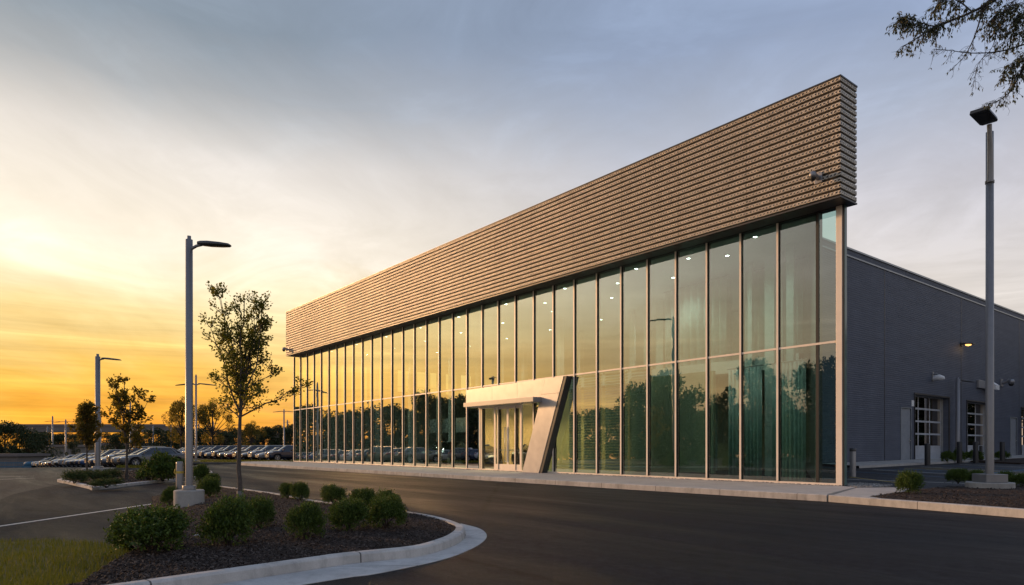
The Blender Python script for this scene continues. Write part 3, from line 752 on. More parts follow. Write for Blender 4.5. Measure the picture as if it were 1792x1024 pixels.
# building body: floor, roof, side and back walls
mb = MB(); mb.prism([(-.85, .17), (-TL, .17), (-TL, 19.6), (-12, 19.6), (-12, 14)][::-1], .02, HF + .01); mb.build('floor', M['int_floor'], SH)
mb = MB(); mb.prism([(-.80, .17), (-TL - .05, .17), (-TL - .05, 19.9), (-8.4, 19.9), (-8.4, 13.7)], HT - .05, HT + .22, 0); mb.build('roof', [M['int_white']], SH)
mb = MB(); mb.prism([(-.78, .24), (-.90, .24), (-8.6, 13.55), (-8.42, 13.7)], HF, HT - .052); mb.build('side_wall', M['corr_trim'], SH)
mb = MB(); mb.box(-24.0, -8.6, 13.5, 13.7, HF, HT - .052); mb.build('back_wall', M['int_wall'], SH)
mb = MB(); mb.box(-TL - .05, -24.0, 19.6, 19.8, HF, HT - .052); mb.box(-24.15, -24.001, 13.5, 19.6, HF, HT - .052); mb.build('back_wall', M['int_wall'], SH)
# far end wall with its tall slots and clerestory windows
lw = MB(); X0, X1 = -TL - .2, -TL - .05
ops = [(.6 + .95*i, .6 + .95*i + (.5 if i % 3 else .68), 5.6, 8.95) for i in range(9)] + [(10.2 + 1.85*i, 11.55 + 1.85*i, 6.75, 8.95) for i in range(5)]
ops.sort(); y = .17
lw.box(X0, X1, .17, 19.6, HF, 5.0)
for (ya, yb, za, zb) in ops:
    lw.box(X0, X1, y, ya, 5.0, HT - .052); lw.box(X0, X1, ya, yb, 5.0, za); lw.box(X0, X1, ya, yb, zb, HT - .052); y = yb
lw.box(X0, X1, y, 19.6, 5.0, HT - .052)
lw.build('end_wall', M['int_wall'], SH)
for (ya, yb, za, zb) in ops:
    f = MB(); xm = (X0 + X1) / 2
    if yb - ya > 1:
        f.box(xm-.03, xm+.03, ya, ya+.04, za, zb); f.box(xm-.03, xm+.03, yb-.04, yb, za, zb); f.box(xm-.03, xm+.03, ya+.04, yb-.04, zb-.05, zb); f.box(xm-.03, xm+.03, ya+.04, yb-.04, za, za+.05); f.box(xm-.02, xm+.02, ya+.04, yb-.04, (za+zb)/2-.55, (za+zb)/2-.50)
        f.build('window_frame', M['bronze'], SH)
# inner fit-out: mezzanine, bulkhead, columns
mb = MB(); mb.prism([(-3.6, 4.0), (-17, 4.0), (-17, 13.4), (-8.9, 13.4)], 4.7, 5.25); mb.build('mezzanine', M['int_white'], SH)
mb = MB(); mb.box(-44, -18, 11.0, 11.3, 2.75, 4.0); mb.build('bulkhead', M['int_wall'], SH)
mb = MB(); mb.box(-46.5, -18, 15.0, 15.2, HF + .01, 4.4); mb.build('partition', M['int_dark'], SH)
for t, y in ((20, 6), (26, 6), (32, 6), (38, 6), (44, 6), (23, 10.6), (29, 10.6), (35, 10.6), (41, 10.6)):
    mb = MB(); mb.box(-t - .17, -t + .17, y - .17, y + .17, HF + .01, HT - .052); mb.build('column', M['int_wall'], SH)
for i, (t, y, w) in enumerate(((3.2, 2.6, .30), (4.0, 3.3, .16), (4.6, 3.5, .42), (5.7, 3.8, .2), (6.5, 4.4, .5), (7.7, 5.4, .22), (8.6, 5.2, .45), (10.2, 5.8, .3), (11.2, 5.4, .5))):
    mb = MB(); mb.box(-t - w/2, -t + w/2, y, y + .16, HF + .01, 4.69 if y > 3.95 else HT - .052); mb.build('inner_panel', M['teal_panel'], SH)
for i in range(9):
    t = 5.5 + i * 1.25; w = (.5, .22, .34)[i % 3]
    mb = MB(); mb.box(-t - w/2, -t + w/2, 5.0 + .3*i, 5.15 + .3*i, 5.251, HT - .052); mb.build('inner_panel', M['teal_panel'], SH)
mb = MB(); mb.box(-16.9, -8.3, 12.6, 12.8, 5.251, HT - .052); mb.build('partition', M['int_wall'], SH)
mb = MB(); mb.box(-11.3, -6.6, 2.5, 2.65, HF + .01, 4.69); mb.build('partition', M['slat'], SH)
# warm lobby behind the doors
mb = MB(); mb.box(-27.5, -12.5, 4.2, 4.35, HF + .01, 4.6); mb.build('lobby_wall', M['warm_wall'], SH)
# ---- entrance portal
po = empty('entrance_portal', (0, 0, 0)); po.parent = SH
y0 = -EP
def slabp(poly, ya, yb, mat, name, par, bev=0):
    # poly in (t, z); extruded between depths ya..yb
    mb = MB(); n = len(poly); v = [(-t, ya, z) for t, z in poly] + [(-t, yb, z) for t, z in poly]
    mb.add(v, [tuple(range(n)), tuple(range(n, 2*n))[::-1]] + [(i, n+i, n+(i+1) % n, (i+1) % n) for i in range(n)])
    return mb.build(name, mat, par, bev)
zc_t = ez(920, 697, EP)[1]            # header underside at the canopy
zpl = zpt - .12
tl_in = ez(944, 706, EP)[0]
# lower edge of the sloping leg follows one straight line
slope = (tpr - tbr) / (zpt - HF)
def leg_r(z): return tbr + slope * (z - HF)
wleg = tbl - tbr
def leg_l(z): return leg_r(z) + wleg
zsplit = zc_t + .12
ths = [tpl, t_at(861, EP), t_at(905, EP)]
def zhd(t): return zpl + (zpt - zpl) * (tpl - t) / (tpl - leg_l(zpt))
for ta_, tb_2 in zip(ths, ths[1:] + [None]):
    if tb_2 is not None: slabp([(ta_ - .006, zc_t), (tb_2 + .006, zc_t), (tb_2 + .006, zhd(tb_2)), (ta_ - .006, zhd(ta_))], y0, -.12, M['white_panel'], 'header_panel', po)
    else: slabp([(ta_ - .006, zc_t), (leg_l(zc_t) + .010, zc_t), (leg_l(zpt) + .010, zpt), (ta_ - .006, zhd(ta_))], y0, -.12, M['white_panel'], 'header_panel', po)
slabp([(leg_l(zsplit), zsplit), (leg_r(zsplit), zsplit), (leg_r(zpt), zpt), (leg_l(zpt), zpt)], y0 - .003, -.12, M['white_panel'], 'leg_panel', po)
slabp([(leg_l(HF), HF), (leg_r(HF), HF), (leg_r(zsplit - .012), zsplit - .012), (leg_l(zsplit - .012), zsplit - .012)], y0 - .003, -.12, M['white_panel'], 'leg_panel', po)
slabp([(leg_r(HF) - .004, HF), (leg_r(HF) - .20, HF), (leg_r(zpt) - .20, zpt + .01), (leg_r(zpt) - .004, zpt + .01)], y0 + .02, -.02, M['lamp_dark'], 'edge_trim', po)
# canopy blade over the doors
ca, cz = ez(933, 699, EP + .55); cb_, cz2 = ez(812, 712, EP + .55)
mb = MB(); zc0 = zc_t - .02
mb.box(-ez(811, 712, EP + .58)[0], -(leg_l(zc_t) - .10), y0 - .58, -.12, zc0 - .24, zc0 - .004); mb.build('canopy', M['grey_metal'], po, .012)
# dark reflecting side panel, door frame and two glass doors
tp0 = t_at(817, 0); tp1 = t_at(838, 0)
mb = MB(); mb.box(-tp0, -tp1 - .004, -.03, .06, HF + .07, zc0 - .25); mb.build('side_panel', M['glass_dark'], po)
zd = zc0 - .25
ts = [t_at(x, 0) for x in (839, 842, 866, 889, 912.5, 930)]
for k, (xa, w) in enumerate(((840.5, .10), (866, .075), (889, .05), (912.5, .085))):
    t = t_at(xa, 0); mb = MB(); mb.box(-t - w/2, -t + w/2, -.03, .08, HF + .0, zd); mb.build('door_frame', M['alu'], po)
mb = MB(); mb.box(-ts[0], -ts[4], -.068, .078, zhead - .02, zhead + .06); mb.build('door_frame', M['alu'], po)
mb = MB(); mb.box(-ts[1] + .05, -ts[2] - .04, 0, .02, HF + .1, zhead - .02); mb.build('glass_pane', M['glass_door'], po)
mb = MB(); mb.box(-ts[1] + .05, -ts[4] - .04, .0, .02, zhead + .06, zd); mb.build('glass_pane', M['glass_door'], po)
mb = MB(); mb.box(-ts[4] + .05, -leg_r(HF) - .1, .0, .02, HF + .07, zd); mb.build('glass_pane', M['glass_door'], po)
def door(ta, tb, hs):
    d_ = empty('door', (0, 0, 0)); d_.parent = SH
    f = MB(); s = .055
    f.box(-ta, -ta + s, -.03, .03, HF + .01, zhead - .025); f.box(-tb - s, -tb, -.03, .03, HF + .01, zhead - .025)
    f.box(-ta + s, -tb - s, -.03, .03, HF + .01, HF + .36); f.box(-ta + s, -tb - s, -.03, .03, zhead - .12, zhead - .025)
    f.build('door_frame', M['alu'], d_)
    g_ = MB(); g_.box(-ta + s, -tb - s, -.008, .008, HF + .36, zhead - .12); g_.build('door_glass', M['glass_door'], d_)
    h = MB(); th = tb + .12 if hs else ta - .12
    h.tube([(-th, -.03, HF + .5), (-th, -.10, HF + .5), (-th, -.10, HF + 2.3), (-th, -.03, HF + 2.3)], .022, 8); h.build('handle', M['rim'], d_)
    b_ = MB(); b_.box(-ta + s, -tb - s, .03, .07, HF + 1.08, HF + 1.14); b_.build('push_bar', M['rim'], d_)
door(ts[2] - .04, ts[3] + .02, True); door(ts[3] - .02, ts[4] + .045, False)

# ceiling lights: small round fittings set in the showroom ceiling
spots = [(3.54, .75), (9.35, .75), (14.05, .85), (18.8, .85), (23.5, .9), (5.65, 2.1), (11.7, 2.1), (17.2, 2.3), (6.9, 1.2), (9.35, 3.3), (14.05, 4.2), (18.7, 4.2), (23.4, 4.2), (28.1, 4.2), (32.8, 4.2),
         (14.0, 8.2), (18.7, 8.2), (23.4, 8.2), (28.1, 8.2), (32.8, 8.2), (37.5, 4.2), (42.2, 4.2), (37.5, 8.2), (42.2, 8.2), (28.1, 1.0), (32.8, 1.0), (37.5, 1.0), (42.2, 1.0)]
p0 = FP(spots[0][0], -spots[0][1], HT - .053)
dl = empty('ceiling_light', p0)
tag(dl, 'small round light glowing in the showroom ceiling behind the glass', 'ceiling light', 'round lights in the showroom ceiling')
b1 = MB(); b1.lathe([(.078, -.012), (.125, -.014), (.13, 0), (.078, 0)], 20); b1.build('trim_ring', M['white_paint'], dl)
b2 = MB(); b2.lathe([(.0, -.02), (.075, -.012), (.075, -.002), (0, -.001)], 20); b2.build('lens', M['downlight'], dl)
for t, y in spots[1:]:
    c = copy_tree(dl); c.location = FP(t, -y, HT - .053)
# bulkhead light and lobby glow (lit lamps seen through the glass)
for (t, y, zz, lab) in ((34, 10.9, 3.3, 'glowing round wall light on the pale bulkhead inside the showroom'),):
    o = empty('wall_light', FP(t, -y, zz), FRZ); tag(o, lab, 'wall light')
    b = MB(); b.lathe([(0, -.10), (.10, -.06), (.12, .04), (.08, .09), (0, .10)], 16); b.build('globe', M['downlight'], o)
    b = MB(); b.box(-.07, .07, .0, .10, -.07, .07); b.build('wall_bracket', M['grey_metal'], o)
def lamp(name, loc, e, col, r=.15):
    l = bpy.data.lights.new(name, 'POINT'); l.energy = e; l.color = col; l.shadow_soft_size = r
    o = bpy.data.objects.new(name, l); COL.objects.link(o); o.location = loc
def spot(name, loc, e, col, ang=130):
    l = bpy.data.lights.new(name, 'SPOT'); l.energy = e; l.color = col; l.shadow_soft_size = .08; l.spot_size = R(ang); l.spot_blend = .7
    o = bpy.data.objects.new(name, l); COL.objects.link(o); o.location = loc
for t, y in ((16.6, 2.0), (20.5, 2.2), (23.0, 2.2), (25.5, 2.2)): spot('lobby_lamp', FP(t, -y, 4.4), 650, (1, .74, .40))
for t, y in spots: spot('ceiling_lamp', FP(t, -y, HT - .09), 150 if t < 16 else 300, (1, .96, .88))
# slatted blinds hanging behind the lower panes right of the entrance
bl_names = ['second pane right of the entrance portal', 'third pane right of the entrance portal', 'fourth pane right of the entrance portal', 'fifth pane right of the entrance portal']
bm_ = None
tpane = [m for m in mull_t if m < tbr - .2][::-1]
for k in range(4):
    ta, tb = tpane[k] , tpane[k+1]
    if k == 0: ta = ta - .55
    o = empty('window_blind', FP((ta+tb)/2, -.45, ztr(5) - .1), FRZ); tag(o, 'pale slatted blind lowered behind the ' + bl_names[k], 'blind', 'slatted blinds behind the lower panes')
    w = abs(ta - tb) / 2 - .06 - (.10 if k % 2 else 0); s = MB(); hgt = ztr(5) - .1 - HF - .12
    n = int(hgt / .125)
    for i in range(n):
        z = -.05 - i * .125; s.add([(-w, -.045, z - .05), (w, -.045, z - .05), (w, .045, z + .05), (-w, .045, z + .05), (-w, -.042, z - .056), (w, -.042, z - .056), (w, .048, z + .044), (-w, .048, z + .044)], [(0,1,2,3),(4,7,6,5),(0,4,5,1),(1,5,6,2),(2,6,7,3),(3,7,4,0)])
    s.build('slat_panel', M['slat'], o)
    h = MB(); h.box(-w, w, -.05, .05, .0, .07); h.build('head_rail', M['alu'], o)

# pleated curtains behind the glass near the right end
M['curtain'] = plain('curtain_cloth', (.46, .54, .51), .85)
def curtain(t0, t1, Y0, Y1, z0, z1, amp, lab):
    o = empty('curtain', FP((t0 + t1)/2, -(Y0 + Y1)/2, z0), FRZ); tag(o, lab, 'curtain'); n = 90; V = []; rg = random.Random(int(t0*10)); ph = 0
    for i in range(n + 1):
        s = i / n; ph += rg.uniform(.5, 1.5) * .62; y = (Y1 - Y0)*(s - .5) + amp*math.sin(ph); x = -(t1 - t0)*(s - .5)
        V += [(x, y, 0), (x, y, z1 - z0)]
    m = MB(); m.add(V, [(2*i, 2*i+2, 2*i+3, 2*i+1) for i in range(n)], 0, True); c = m.build('cloth', M['curtain'], o)
    sdm = c.modifiers.new('t', 'SOLIDIFY'); sdm.thickness = .004
    r = MB(); r.tube([(-(t1 - t0)/2 - .1, (Y1 - Y0)/2, z1 - z0 + .03), ((t1 - t0)/2 + .1, -(Y1 - Y0)/2, z1 - z0 + .03)], .025, 8); r.build('curtain_rail', M['grey_metal'], o)
curtain(2.0, 3.5, 1.5, 1.9, HF + .03, 4.6, .09, 'pale floor length curtain behind the lowest pane nearest the right corner')
curtain(4.0, 5.6, 1.9, 2.2, HF + .03, 4.6, .10, 'pale floor length curtain behind the second lower pane from the right corner')
curtain(3.6, 6.4, 4.25, 4.6, 5.27, 9.1, .12, 'long pale curtain on the upper level nearest the right corner')
curtain(7.2, 11.0, 4.3, 4.8, 5.27, 9.1, .12, 'long pale curtain on the upper level, left of the other one')

# ------------------------------------------------------------------ the workshop wing behind
WT, WY0, WY1 = 7.74, 13.62, 84.0; WZ = 12.72
WB = empty('workshop_building', FP(WT, -WY0, 0), FRZ)
tag(WB, 'tall grey corrugated metal workshop wing with bay doors behind the showroom', 'workshop')
def wx(px):   # distance along the wall (local y) seen at an image column
    u = (px - HX) / F; A = FP(WT, 0); s = (u * A.y - A.x) / (IN.x - IN.y * u); return s - WY0
def wz(px, py):
    s = wx(px) + WY0; P = FP(WT, -s); return EYE - (py - HY) / F * P.y
def wyard(yl): return yard_z(WT, yl + WY0)
# openings: (y0, y1, z0, z1, kind)
O_ = []
d1 = (wx(1576.5), wx(1594)); b1_ = (wx(1600.5), wx(1660)); b2_ = (wx(1692), wx(1734)); d2 = (wx(1768), wx(1779)); b3_ = (wx(1787), wx(1787) + 4.6)
ztop_b = wz(1601, 690); ztop_d = wz(1576.5, 714)
zd2 = wz(1768, 731)
wl = MB(); cuts = sorted([(d1[0], d1[1], ztop_d), (b1_[0], b1_[1], ztop_b), (b2_[0], b2_[1], ztop_b - .05), (d2[0], d2[1], zd2), (b3_[0], b3_[1], ztop_b - .1), (b3_[1] + 2.5, b3_[1] + 7, ztop_b - .1)])
y = 0.0; LW = WY1 - WY0
TH = .35
for (a, b, zt) in cuts:
    wl.box(-TH, 0, y, a, -.2, WZ); wl.box(-TH, 0, a, b, zt, WZ); y = b
wl.box(-TH, 0, y, LW, -.2, WZ)
wl.build('wall', M['corr'], WB)
bw = MB(); bw.box(-16.2, -TH, 0, .3, -.2, WZ); bw.box(-16.2, -15.9, .3, LW, -.2, WZ); bw.box(-15.9, -TH, LW - .3, LW, -.2, WZ); bw.build('wall', M['corr'], WB)
rf = MB(); rf.box(-15.9, -TH, .3, LW - .3, WZ - .5, WZ - .2); rf.build('roof', M['roofing'], WB)
cp = MB(); cp.box(-TH - .05, .06, -.06, LW + .05, WZ + .001, WZ + .10); cp.box(.003, .05, -.05, LW, WZ - .42, WZ - .34); cp.build('coping', M['corr_trim'], WB)
for px in (1548, 1682, 1785 - 1.5):
    s = MB(); yy = wx(px); s.box(.002, .012, yy - .03, yy + .03, wyard(yy), WZ - .42); s.build('panel_joint', M['bronze'], WB)
tb_ = MB(); tb_.box(.002, .03, 0, d1[0] - .1, wyard(5) - .1, wyard(5) + .12); tb_.build('base_trim', M['bronze'], WB)
def bay_door(a, b, zt):
    dd = empty('bay_door', (0, 0, 0)); dd.parent = WB
    z0 = wyard((a+b)/2) + .10; fr = MB(); w = .09
    fr.box(-.02, .05, a - w, a, z0 - .1, zt + w); fr.box(-.02, .05, b, b + w, z0 - .1, zt + w); fr.box(-.02, .05, a, b, zt, zt + w)
    fr.build('door_frame', M['bronze'], dd)
    rv = MB(); rv.box(-.75, -TH, b - .004, b + .1, z0 - .1, zt + .1); rv.box(-.75, -TH, a - .1, a + .004, z0 - .1, zt + .1); rv.box(-.75, -TH, a, b, zt + .004, zt + .1); rv.box(-.75, -.0, a, b, z0 - .25, z0 - .012)
    rv.build('reveal', M['corr_trim'], dd)
    x = -.53; H = zt - z0; rows = 5; rh = H / rows; pn = MB()
    for r in range(rows + 1):
        zz = z0 + r * rh; pn.box(x - .03, x + .03, a, b, max(z0, zz - .06), min(zt, zz + .06))
    for c in range(4):
        yy = a + (b - a) * c / 3; pn.box(x - .028, x + .028, max(a, yy - .045), min(b, yy + .045), z0, zt)
    pn.box(x - .02, x + .012, a, b, z0, z0 + rh); pn.build('door_panel', M['door_frame_grey'], dd)
    gl = MB(); gl.box(x - .01, x + .006, a, b, z0 + rh, zt); gl.build('door_glass', M['glass_bay'], dd)
M['door_frame_grey'] = plain('pale_grey_paint', (.42, .44, .47), .45)
M['glass_bay'] = mat_glass('bay_glazing', (.22, .20, .18), (.85, .75, .65), .12)
for q in ((b1_[0], b1_[1], ztop_b), (b2_[0], b2_[1], ztop_b - .05), (b3_[0], b3_[1], ztop_b - .1), (b3_[1] + 2.5, b3_[1] + 7, ztop_b - .1)): bay_door(*q)
def man_door(a, b, zt):
    dd = empty('door', (0, 0, 0)); dd.parent = WB; z0 = wyard(a) + .12
    f = MB(); f.box(-.06, .03, a - .07, a, z0, zt + .07); f.box(-.06, .03, b, b + .07, z0, zt + .07); f.box(-.06, .03, a, b, zt, zt + .07); f.box(-TH, .1, a, b, z0 - .3, z0); f.build('door_frame', M['corr_trim'], dd)
    f = MB(); f.box(-.10, -.04, a, b, z0, zt); f.build('door_leaf', M['door_grey'], dd)
    f = MB(); f.tube([(-.04, b - .15, z0 + 1.25), (.04, b - .15, z0 + 1.25), (.04, b - .33, z0 + 1.25)], .02, 8); f.box(-.04, -.02, b - .2, b - .1, z0 + 1.1, z0 + 1.4); f.build('handle', M['rim'], dd)
man_door(d1[0], d1[1], ztop_d); man_door(d2[0], d2[1], zd2)

def wallpt(px, py, out=0.0):
    yl = wx(px); p = FP(WT, -(yl + WY0), 0) + (-DV) * out; return Vector((p.x, p.y, wz(px, py)))
# lit wall lamp above the bay doors
o = empty('wall_lamp', wallpt(1682, 603, .0), FRZ); tag(o, 'small lit wall lamp with dark hood high on the grey metal wall', 'wall lamp')
b = MB(); b.box(0, .08, -.16, .16, -.14, .16); b.build('mounting_plate', M['lamp_dark'], o)
b = MB(); b.add([(.08, -.32, .10), (.08, .32, .10), (.85, .26, -.02), (.85, -.26, -.02), (.08, -.32, -.02), (.08, .32, -.02), (.85, .26, -.08), (.85, -.26, -.08)], [(0,3,2,1),(4,5,6,7),(0,1,5,4),(1,2,6,5),(2,3,7,6),(3,0,4,7)]); b.build('hood', M['lamp_dark'], o)
b = MB(); b.lathe([(0, -.17), (.17, -.12), (.2, -.04), (0, -.035)], 16, (.46, 0, 0)); b.build('lens', M['warm_lamp'], o)
lamp('wall_lamp_light', wallpt(1682, 603, .5) - Vector((0, 0, .35)), 4, (1, .62, .28), .10)
# unlit dome light above the first bay door, box light and a camera further along
o = empty('wall_lamp', wallpt(1632, 664), FRZ); tag(o, 'unlit pale shell shaped wall lamp above the nearest bay door', 'wall lamp')
b = MB(); b.tube([(0, 0, .35), (.25, 0, .35), (.45, 0, .22)], .05, 8); b.box(0, .05, -.14, .14, -.1, .5); b.build('wall_bracket', M['grey_metal'], o)
b = MB(); b.tube([(.0, 0, .02), (.18, 0, .08), (.42, 0, .09), (.66, 0, .02), (.73, 0, -.04)], [.08, .15, .16, .11, .02], 14, flat=1.3); b.build('lamp_shade', M['white_paint'], o)
o = empty('wall_lamp', wallpt(1716, 672), FRZ); tag(o, 'boxy pale wall lamp partly behind the tall right hand lamp post', 'wall lamp')
b = MB(); b.box(0, .18, -.9, .9, -.35, .25); b.build('housing', M['grey_metal'], o, .03)
b = MB(); b.add([(.18, .5, .42), (.18, 1.3, .42), (.85, 1.3, -.1), (.85, .5, -.1), (.18, .5, -.5), (.18, 1.3, -.5), (.85, 1.3, -.45), (.85, .5, -.45)], [(0,1,2,3),(7,6,5,4),(0,4,5,1),(1,5,6,2),(2,6,7,3),(3,7,4,0)]); b.build('hood', M['white_paint'], o)
def sec_cam(loc, rz, lab, s=1.0):
    o = empty('security_camera', loc, rz); tag(o, lab, 'security camera')
    b = MB(); b.box(-.16*s, .16*s, -.05*s, 0, -.2*s, .2*s); b.build('mounting_plate', M['grey_metal'], o, .012*s)
    b = MB(); b.tube([(0, -.04*s, .0), (0, -.24*s, .04*s), (0, -.38*s, .13*s), (0, -.44*s, .10*s)], [.10*s, .085*s, .08*s, .07*s], 14); b.build('arm', M['grey_metal'], o)
    b = MB(); b.lathe([(.05*s, .16*s), (.11*s, .14*s), (.14*s, .05*s), (.145*s, -.08*s), (.12*s, -.09*s)], 18, (0, -.46*s, .0)); b.build('housing', M['grey_metal'], o)
    b = MB(); b.lathe([(.118*s, -.085*s), (.115*s, -.14*s), (.07*s, -.20*s), (0, -.215*s)], 18, (0, -.46*s, .0)); b.build('lens_dome', M['black'], o)
tq, zq = ez(1432, 312, .82)
sec_cam(FP(tq, .795, zq), FRZ, 'grey dome security camera on the perforated screen near its right end', .82)
tq, zq = ez(505, 612, .82)
sec_cam(FP(tq, .795, zq), FRZ, 'dark dome security camera at the far lower corner of the bronze screen', .95)
p = wallpt(1752, 670); sec_cam(p, FRZ + R(90), 'pale dome security camera on the grey wall right of the lamp post', 1.5)
o = empty('wall_sign', wallpt(1597, 706), FRZ); tag(o, 'tiny white plate fixed between the grey door and the nearest bay door', 'sign')
b = MB(); b.box(0, .03, -.18, .18, -.2, .2); b.build('plate', M['white_paint'], o, .005)
# ------------------------------------------------------------------ light poles
def cobra_head(par, ang, z, r0, Lh, mat, arm=.15, tilt=-.10, wd=.16):
    ca, sa = math.cos(ang), math.sin(ang)
    def q(x, y, zz): return (x*ca - y*sa, x*sa + y*ca, zz)
    b = MB(); b.tube([q(r0*.5, 0, z - .10), q(r0 + arm*.7, 0, z - .03), q(r0 + arm + .12, 0, z)], .035 if Lh < 1.2 else .05, 8); b.build('arm', mat, par)
    b = MB(); x0 = r0 + arm; V = []; st = [(0, .45, .05), (.12, .75, .065), (.35, 1.0, .07), (.7, .95, .06), (.93, .7, .045), (1, .35, .02)]
    for s, w, h in st:
        x = x0 + s*Lh; zz = z + .02 + tilt*s*Lh
        for (yy, hh) in ((-1, 0), (-.75, .8), (0, 1.15), (.75, .8), (1, 0), (.8, -.45), (0, -.5), (-.8, -.45)):
            V.append(q(x, yy*wd*w, zz + hh*h*1.0))
    n = 8; b.add(V, [(i*n+j, i*n+(j+1) % n, (i+1)*n+(j+1) % n, (i+1)*n+j) for i in range(len(st)-1) for j in range(n)], 0, True)
    b.add(V[:n], [tuple(range(n))]); b.add(V[-n:], [tuple(range(n))[::-1]])
    b.build('lamp_head', M['lamp_dark'], par)
def light_pole(loc, H, r, heads, label, base=None, group=None, Lh=1.0, zhead=None, name='light_pole', mat=None, topcap=True):
    mat = mat or M['pole']; o = empty(name, loc); tag(o, label, 'light pole', group)
    zb = 0
    if base:
        (br, bh, pr, ph, sq) = base
        b = MB(); b.lathe([(br, -.15), (br, bh - .02), (br - .02, bh)], 32, smooth=False); b.build('concrete_base', M['precast'], o)
        if sq:
            b = MB(); b.box(-pr, pr, -pr, pr, bh + .002, bh + ph); ob = b.build('base_cover', mat, o, .015)
        else:
            b = MB(); b.lathe([(pr, bh + .002), (pr, bh + ph*.9), (pr*.96, bh + ph)], 24); b.build('base_cover', mat, o)
        zb = bh
    b = MB(); b.lathe([(r, zb), (r*.92, H), (r*.5, H), (r*.5, H + r*1.0), (0, H + r*1.0)] if topcap else [(r, zb), (r*.92, H), (0, H)], 16); b.build('pole', mat, o)
    for ang, lh in heads: cobra_head(o, ang, zhead if zhead else H - .12, r*.9, lh, mat, wd=.17*max(1, lh/.9)*.8)
    return o
# foreground pole on the island
p = gp(331, 881, .16); pz = float(isl_h(np.array([p]))[0])
light_pole((p[0], p[1], pz - .02), pt(0, 418, p[1]).z - pz, .083, [(R(-8), .78)], 'single arm grey light pole on round concrete base beside the slim young tree', (.32, .37, .145, .10, False), Lh=.8)
b_ = gp(314.5, 856, .40)
# tall pole on the right
p = gp(1732, 851, .2); H = pt(0, 231, p[1]).z - .17
o = light_pole((*p, .16), H, .118, [], 'very tall grey light pole with flat dark square head on the right planting bed', (.66, .17, .34, .26, True), topcap=False)
zt = H - 1.5
b = MB(); q0 = Vector((-.12, -.06, zt - .25))
b.tube([(-.03, -.06, zt - .1), (-.04, -.09, zt + .4), (-.10, -.17, zt + 1.0), (-.17, -.24, zt + 1.35), (-.2, -.27, zt + 1.62)], [.095, .088, .075, .065, .07], 12); b.build('arm', M['pole'], o)
b = MB(); b.lathe([(.128, zt - .12), (.128, zt - .04)], 16); b.build('collar', M['lamp_dark'], o)
hd = Vector((-.76, -.65, 0)); sd = Vector((.65, -.76, 0)); hc = Vector((-.2, -.27, zt + 1.66)) + hd * .10
b = MB(); V = []
for s, w, zz in ((-.14, .19, 0), (-.04, .24, 0), (.93, .25, .02), (.97, .235, .02)):
    for k, hh in ((-1, 0), (1, 0), (.92, .09), (-.92, .09)):
        v = hc + hd*s + sd*(k*w); V.append((v.x, v.y, v.z + zz + hh))
b.add(V, [(i*4+j, i*4+(j+1) % 4, (i+1)*4+(j+1) % 4, (i+1)*4+j) for i in range(3) for j in range(4)]); b.add(V[:4], [(3, 2, 1, 0)]); b.add(V[-4:], [(0, 1, 2, 3)])
b.build('lamp_head', M['lamp_dark'], o)
b = MB(); V = []
for s in (.08, .80):
    for k in (-1, 1): v = hc + hd*s + sd*(k*.19); V.append((v.x, v.y, v.z - .006 + .02*(s > .5)))
for s in (.08, .80):
    for k in (-1, 1): v = hc + hd*s + sd*(k*.19); V.append((v.x, v.y, v.z + .004 + .02*(s > .5)))
b.add(V, [(0, 1, 3, 2), (4, 6, 7, 5), (0, 4, 5, 1), (2, 3, 7, 6), (0, 2, 6, 4), (1, 5, 7, 3)]); b.build('lens', M['black'], o)
# median pole and the double ones over the car rows
p = gp(171, 823.5); light_pole((*p, .0), pt(0, 624, p[1]).z, .155, [(R(-6), 1.25)], 'single arm grey light pole standing behind the low median shrubs', (.85, .14, .32, .12, False), zhead=pt(0, 628, p[1]).z)
def dbl(px, D, ytop, yarm, half, lab, z0=None, single=False, r=None):
    P = pt(px, 783, D); z0 = terr(P.x, P.y) if z0 is None else z0
    zt_ = pt(px, ytop, D).z; za = pt(px, yarm, D).z; lh = half / F * D - .3
    light_pole((P.x, P.y, z0), zt_ - z0, r or max(.09, 1.3*D/F), [(R(2), lh)] + ([] if single else [(R(182), lh)]), lab, (.4, .3, .3, .05, False), 'light poles in the car lot', zhead=za - z0)
dbl(343, 63, 657, 672, 37, 'tall double arm light pole just right of the foreground pole')
dbl(228, 104, 703, 711, 27, 'double arm light pole rising behind the crown of the median tree')
dbl(176, 142, 722, 728, 17, 'double arm light pole close behind the single arm median pole')
dbl(115, 168, 735, 738, 21, 'double arm light pole on the far left, right of a taller thin pole')
dbl(92, 185, 729, 737, 14, 'thin light pole topped by a tall tip in front of the far bridge')
dbl(83, 236, 747, 750, 19, 'small double arm light pole at the left end, before the dark trees')
dbl(268, 150, 746, 752, 8, 'thin plain light pole in front of the dark far trees left of the big tree')
dbl(299, 150, 744, 746, 17, 'double arm light pole left of the foreground pole, before the round big tree')
dbl(373, 170, 738, 741, 9, 'slim double arm light pole close left of the slim young tree')
dbl(348, 200, 742, 745, 6, 'thin short light pole right of the tall double arm pole')
dbl(497, 120, 717, 720, 20, 'double arm light pole just left of the far glass corner')
dbl(503, 165, 736, 739, 5, 'short thin light pole touching the far glass corner')
dbl(419, 140, 740, 744, 14, 'double arm light pole hidden behind the trunk of the slim young tree')
# slim pole in front of the workshop wall
yl = wx(1676); P = FP(WT - 1.6, -(yl + WY0)); P = pt(1676, 783, P.y)
o = light_pole((P.x, P.y, .45), pt(0, 664, P.y).z - .45, .14, [(R(0), .95)], 'slim grey light pole standing against the workshop wall between bay doors', None, zhead=pt(0, 667, P.y).z - .45)
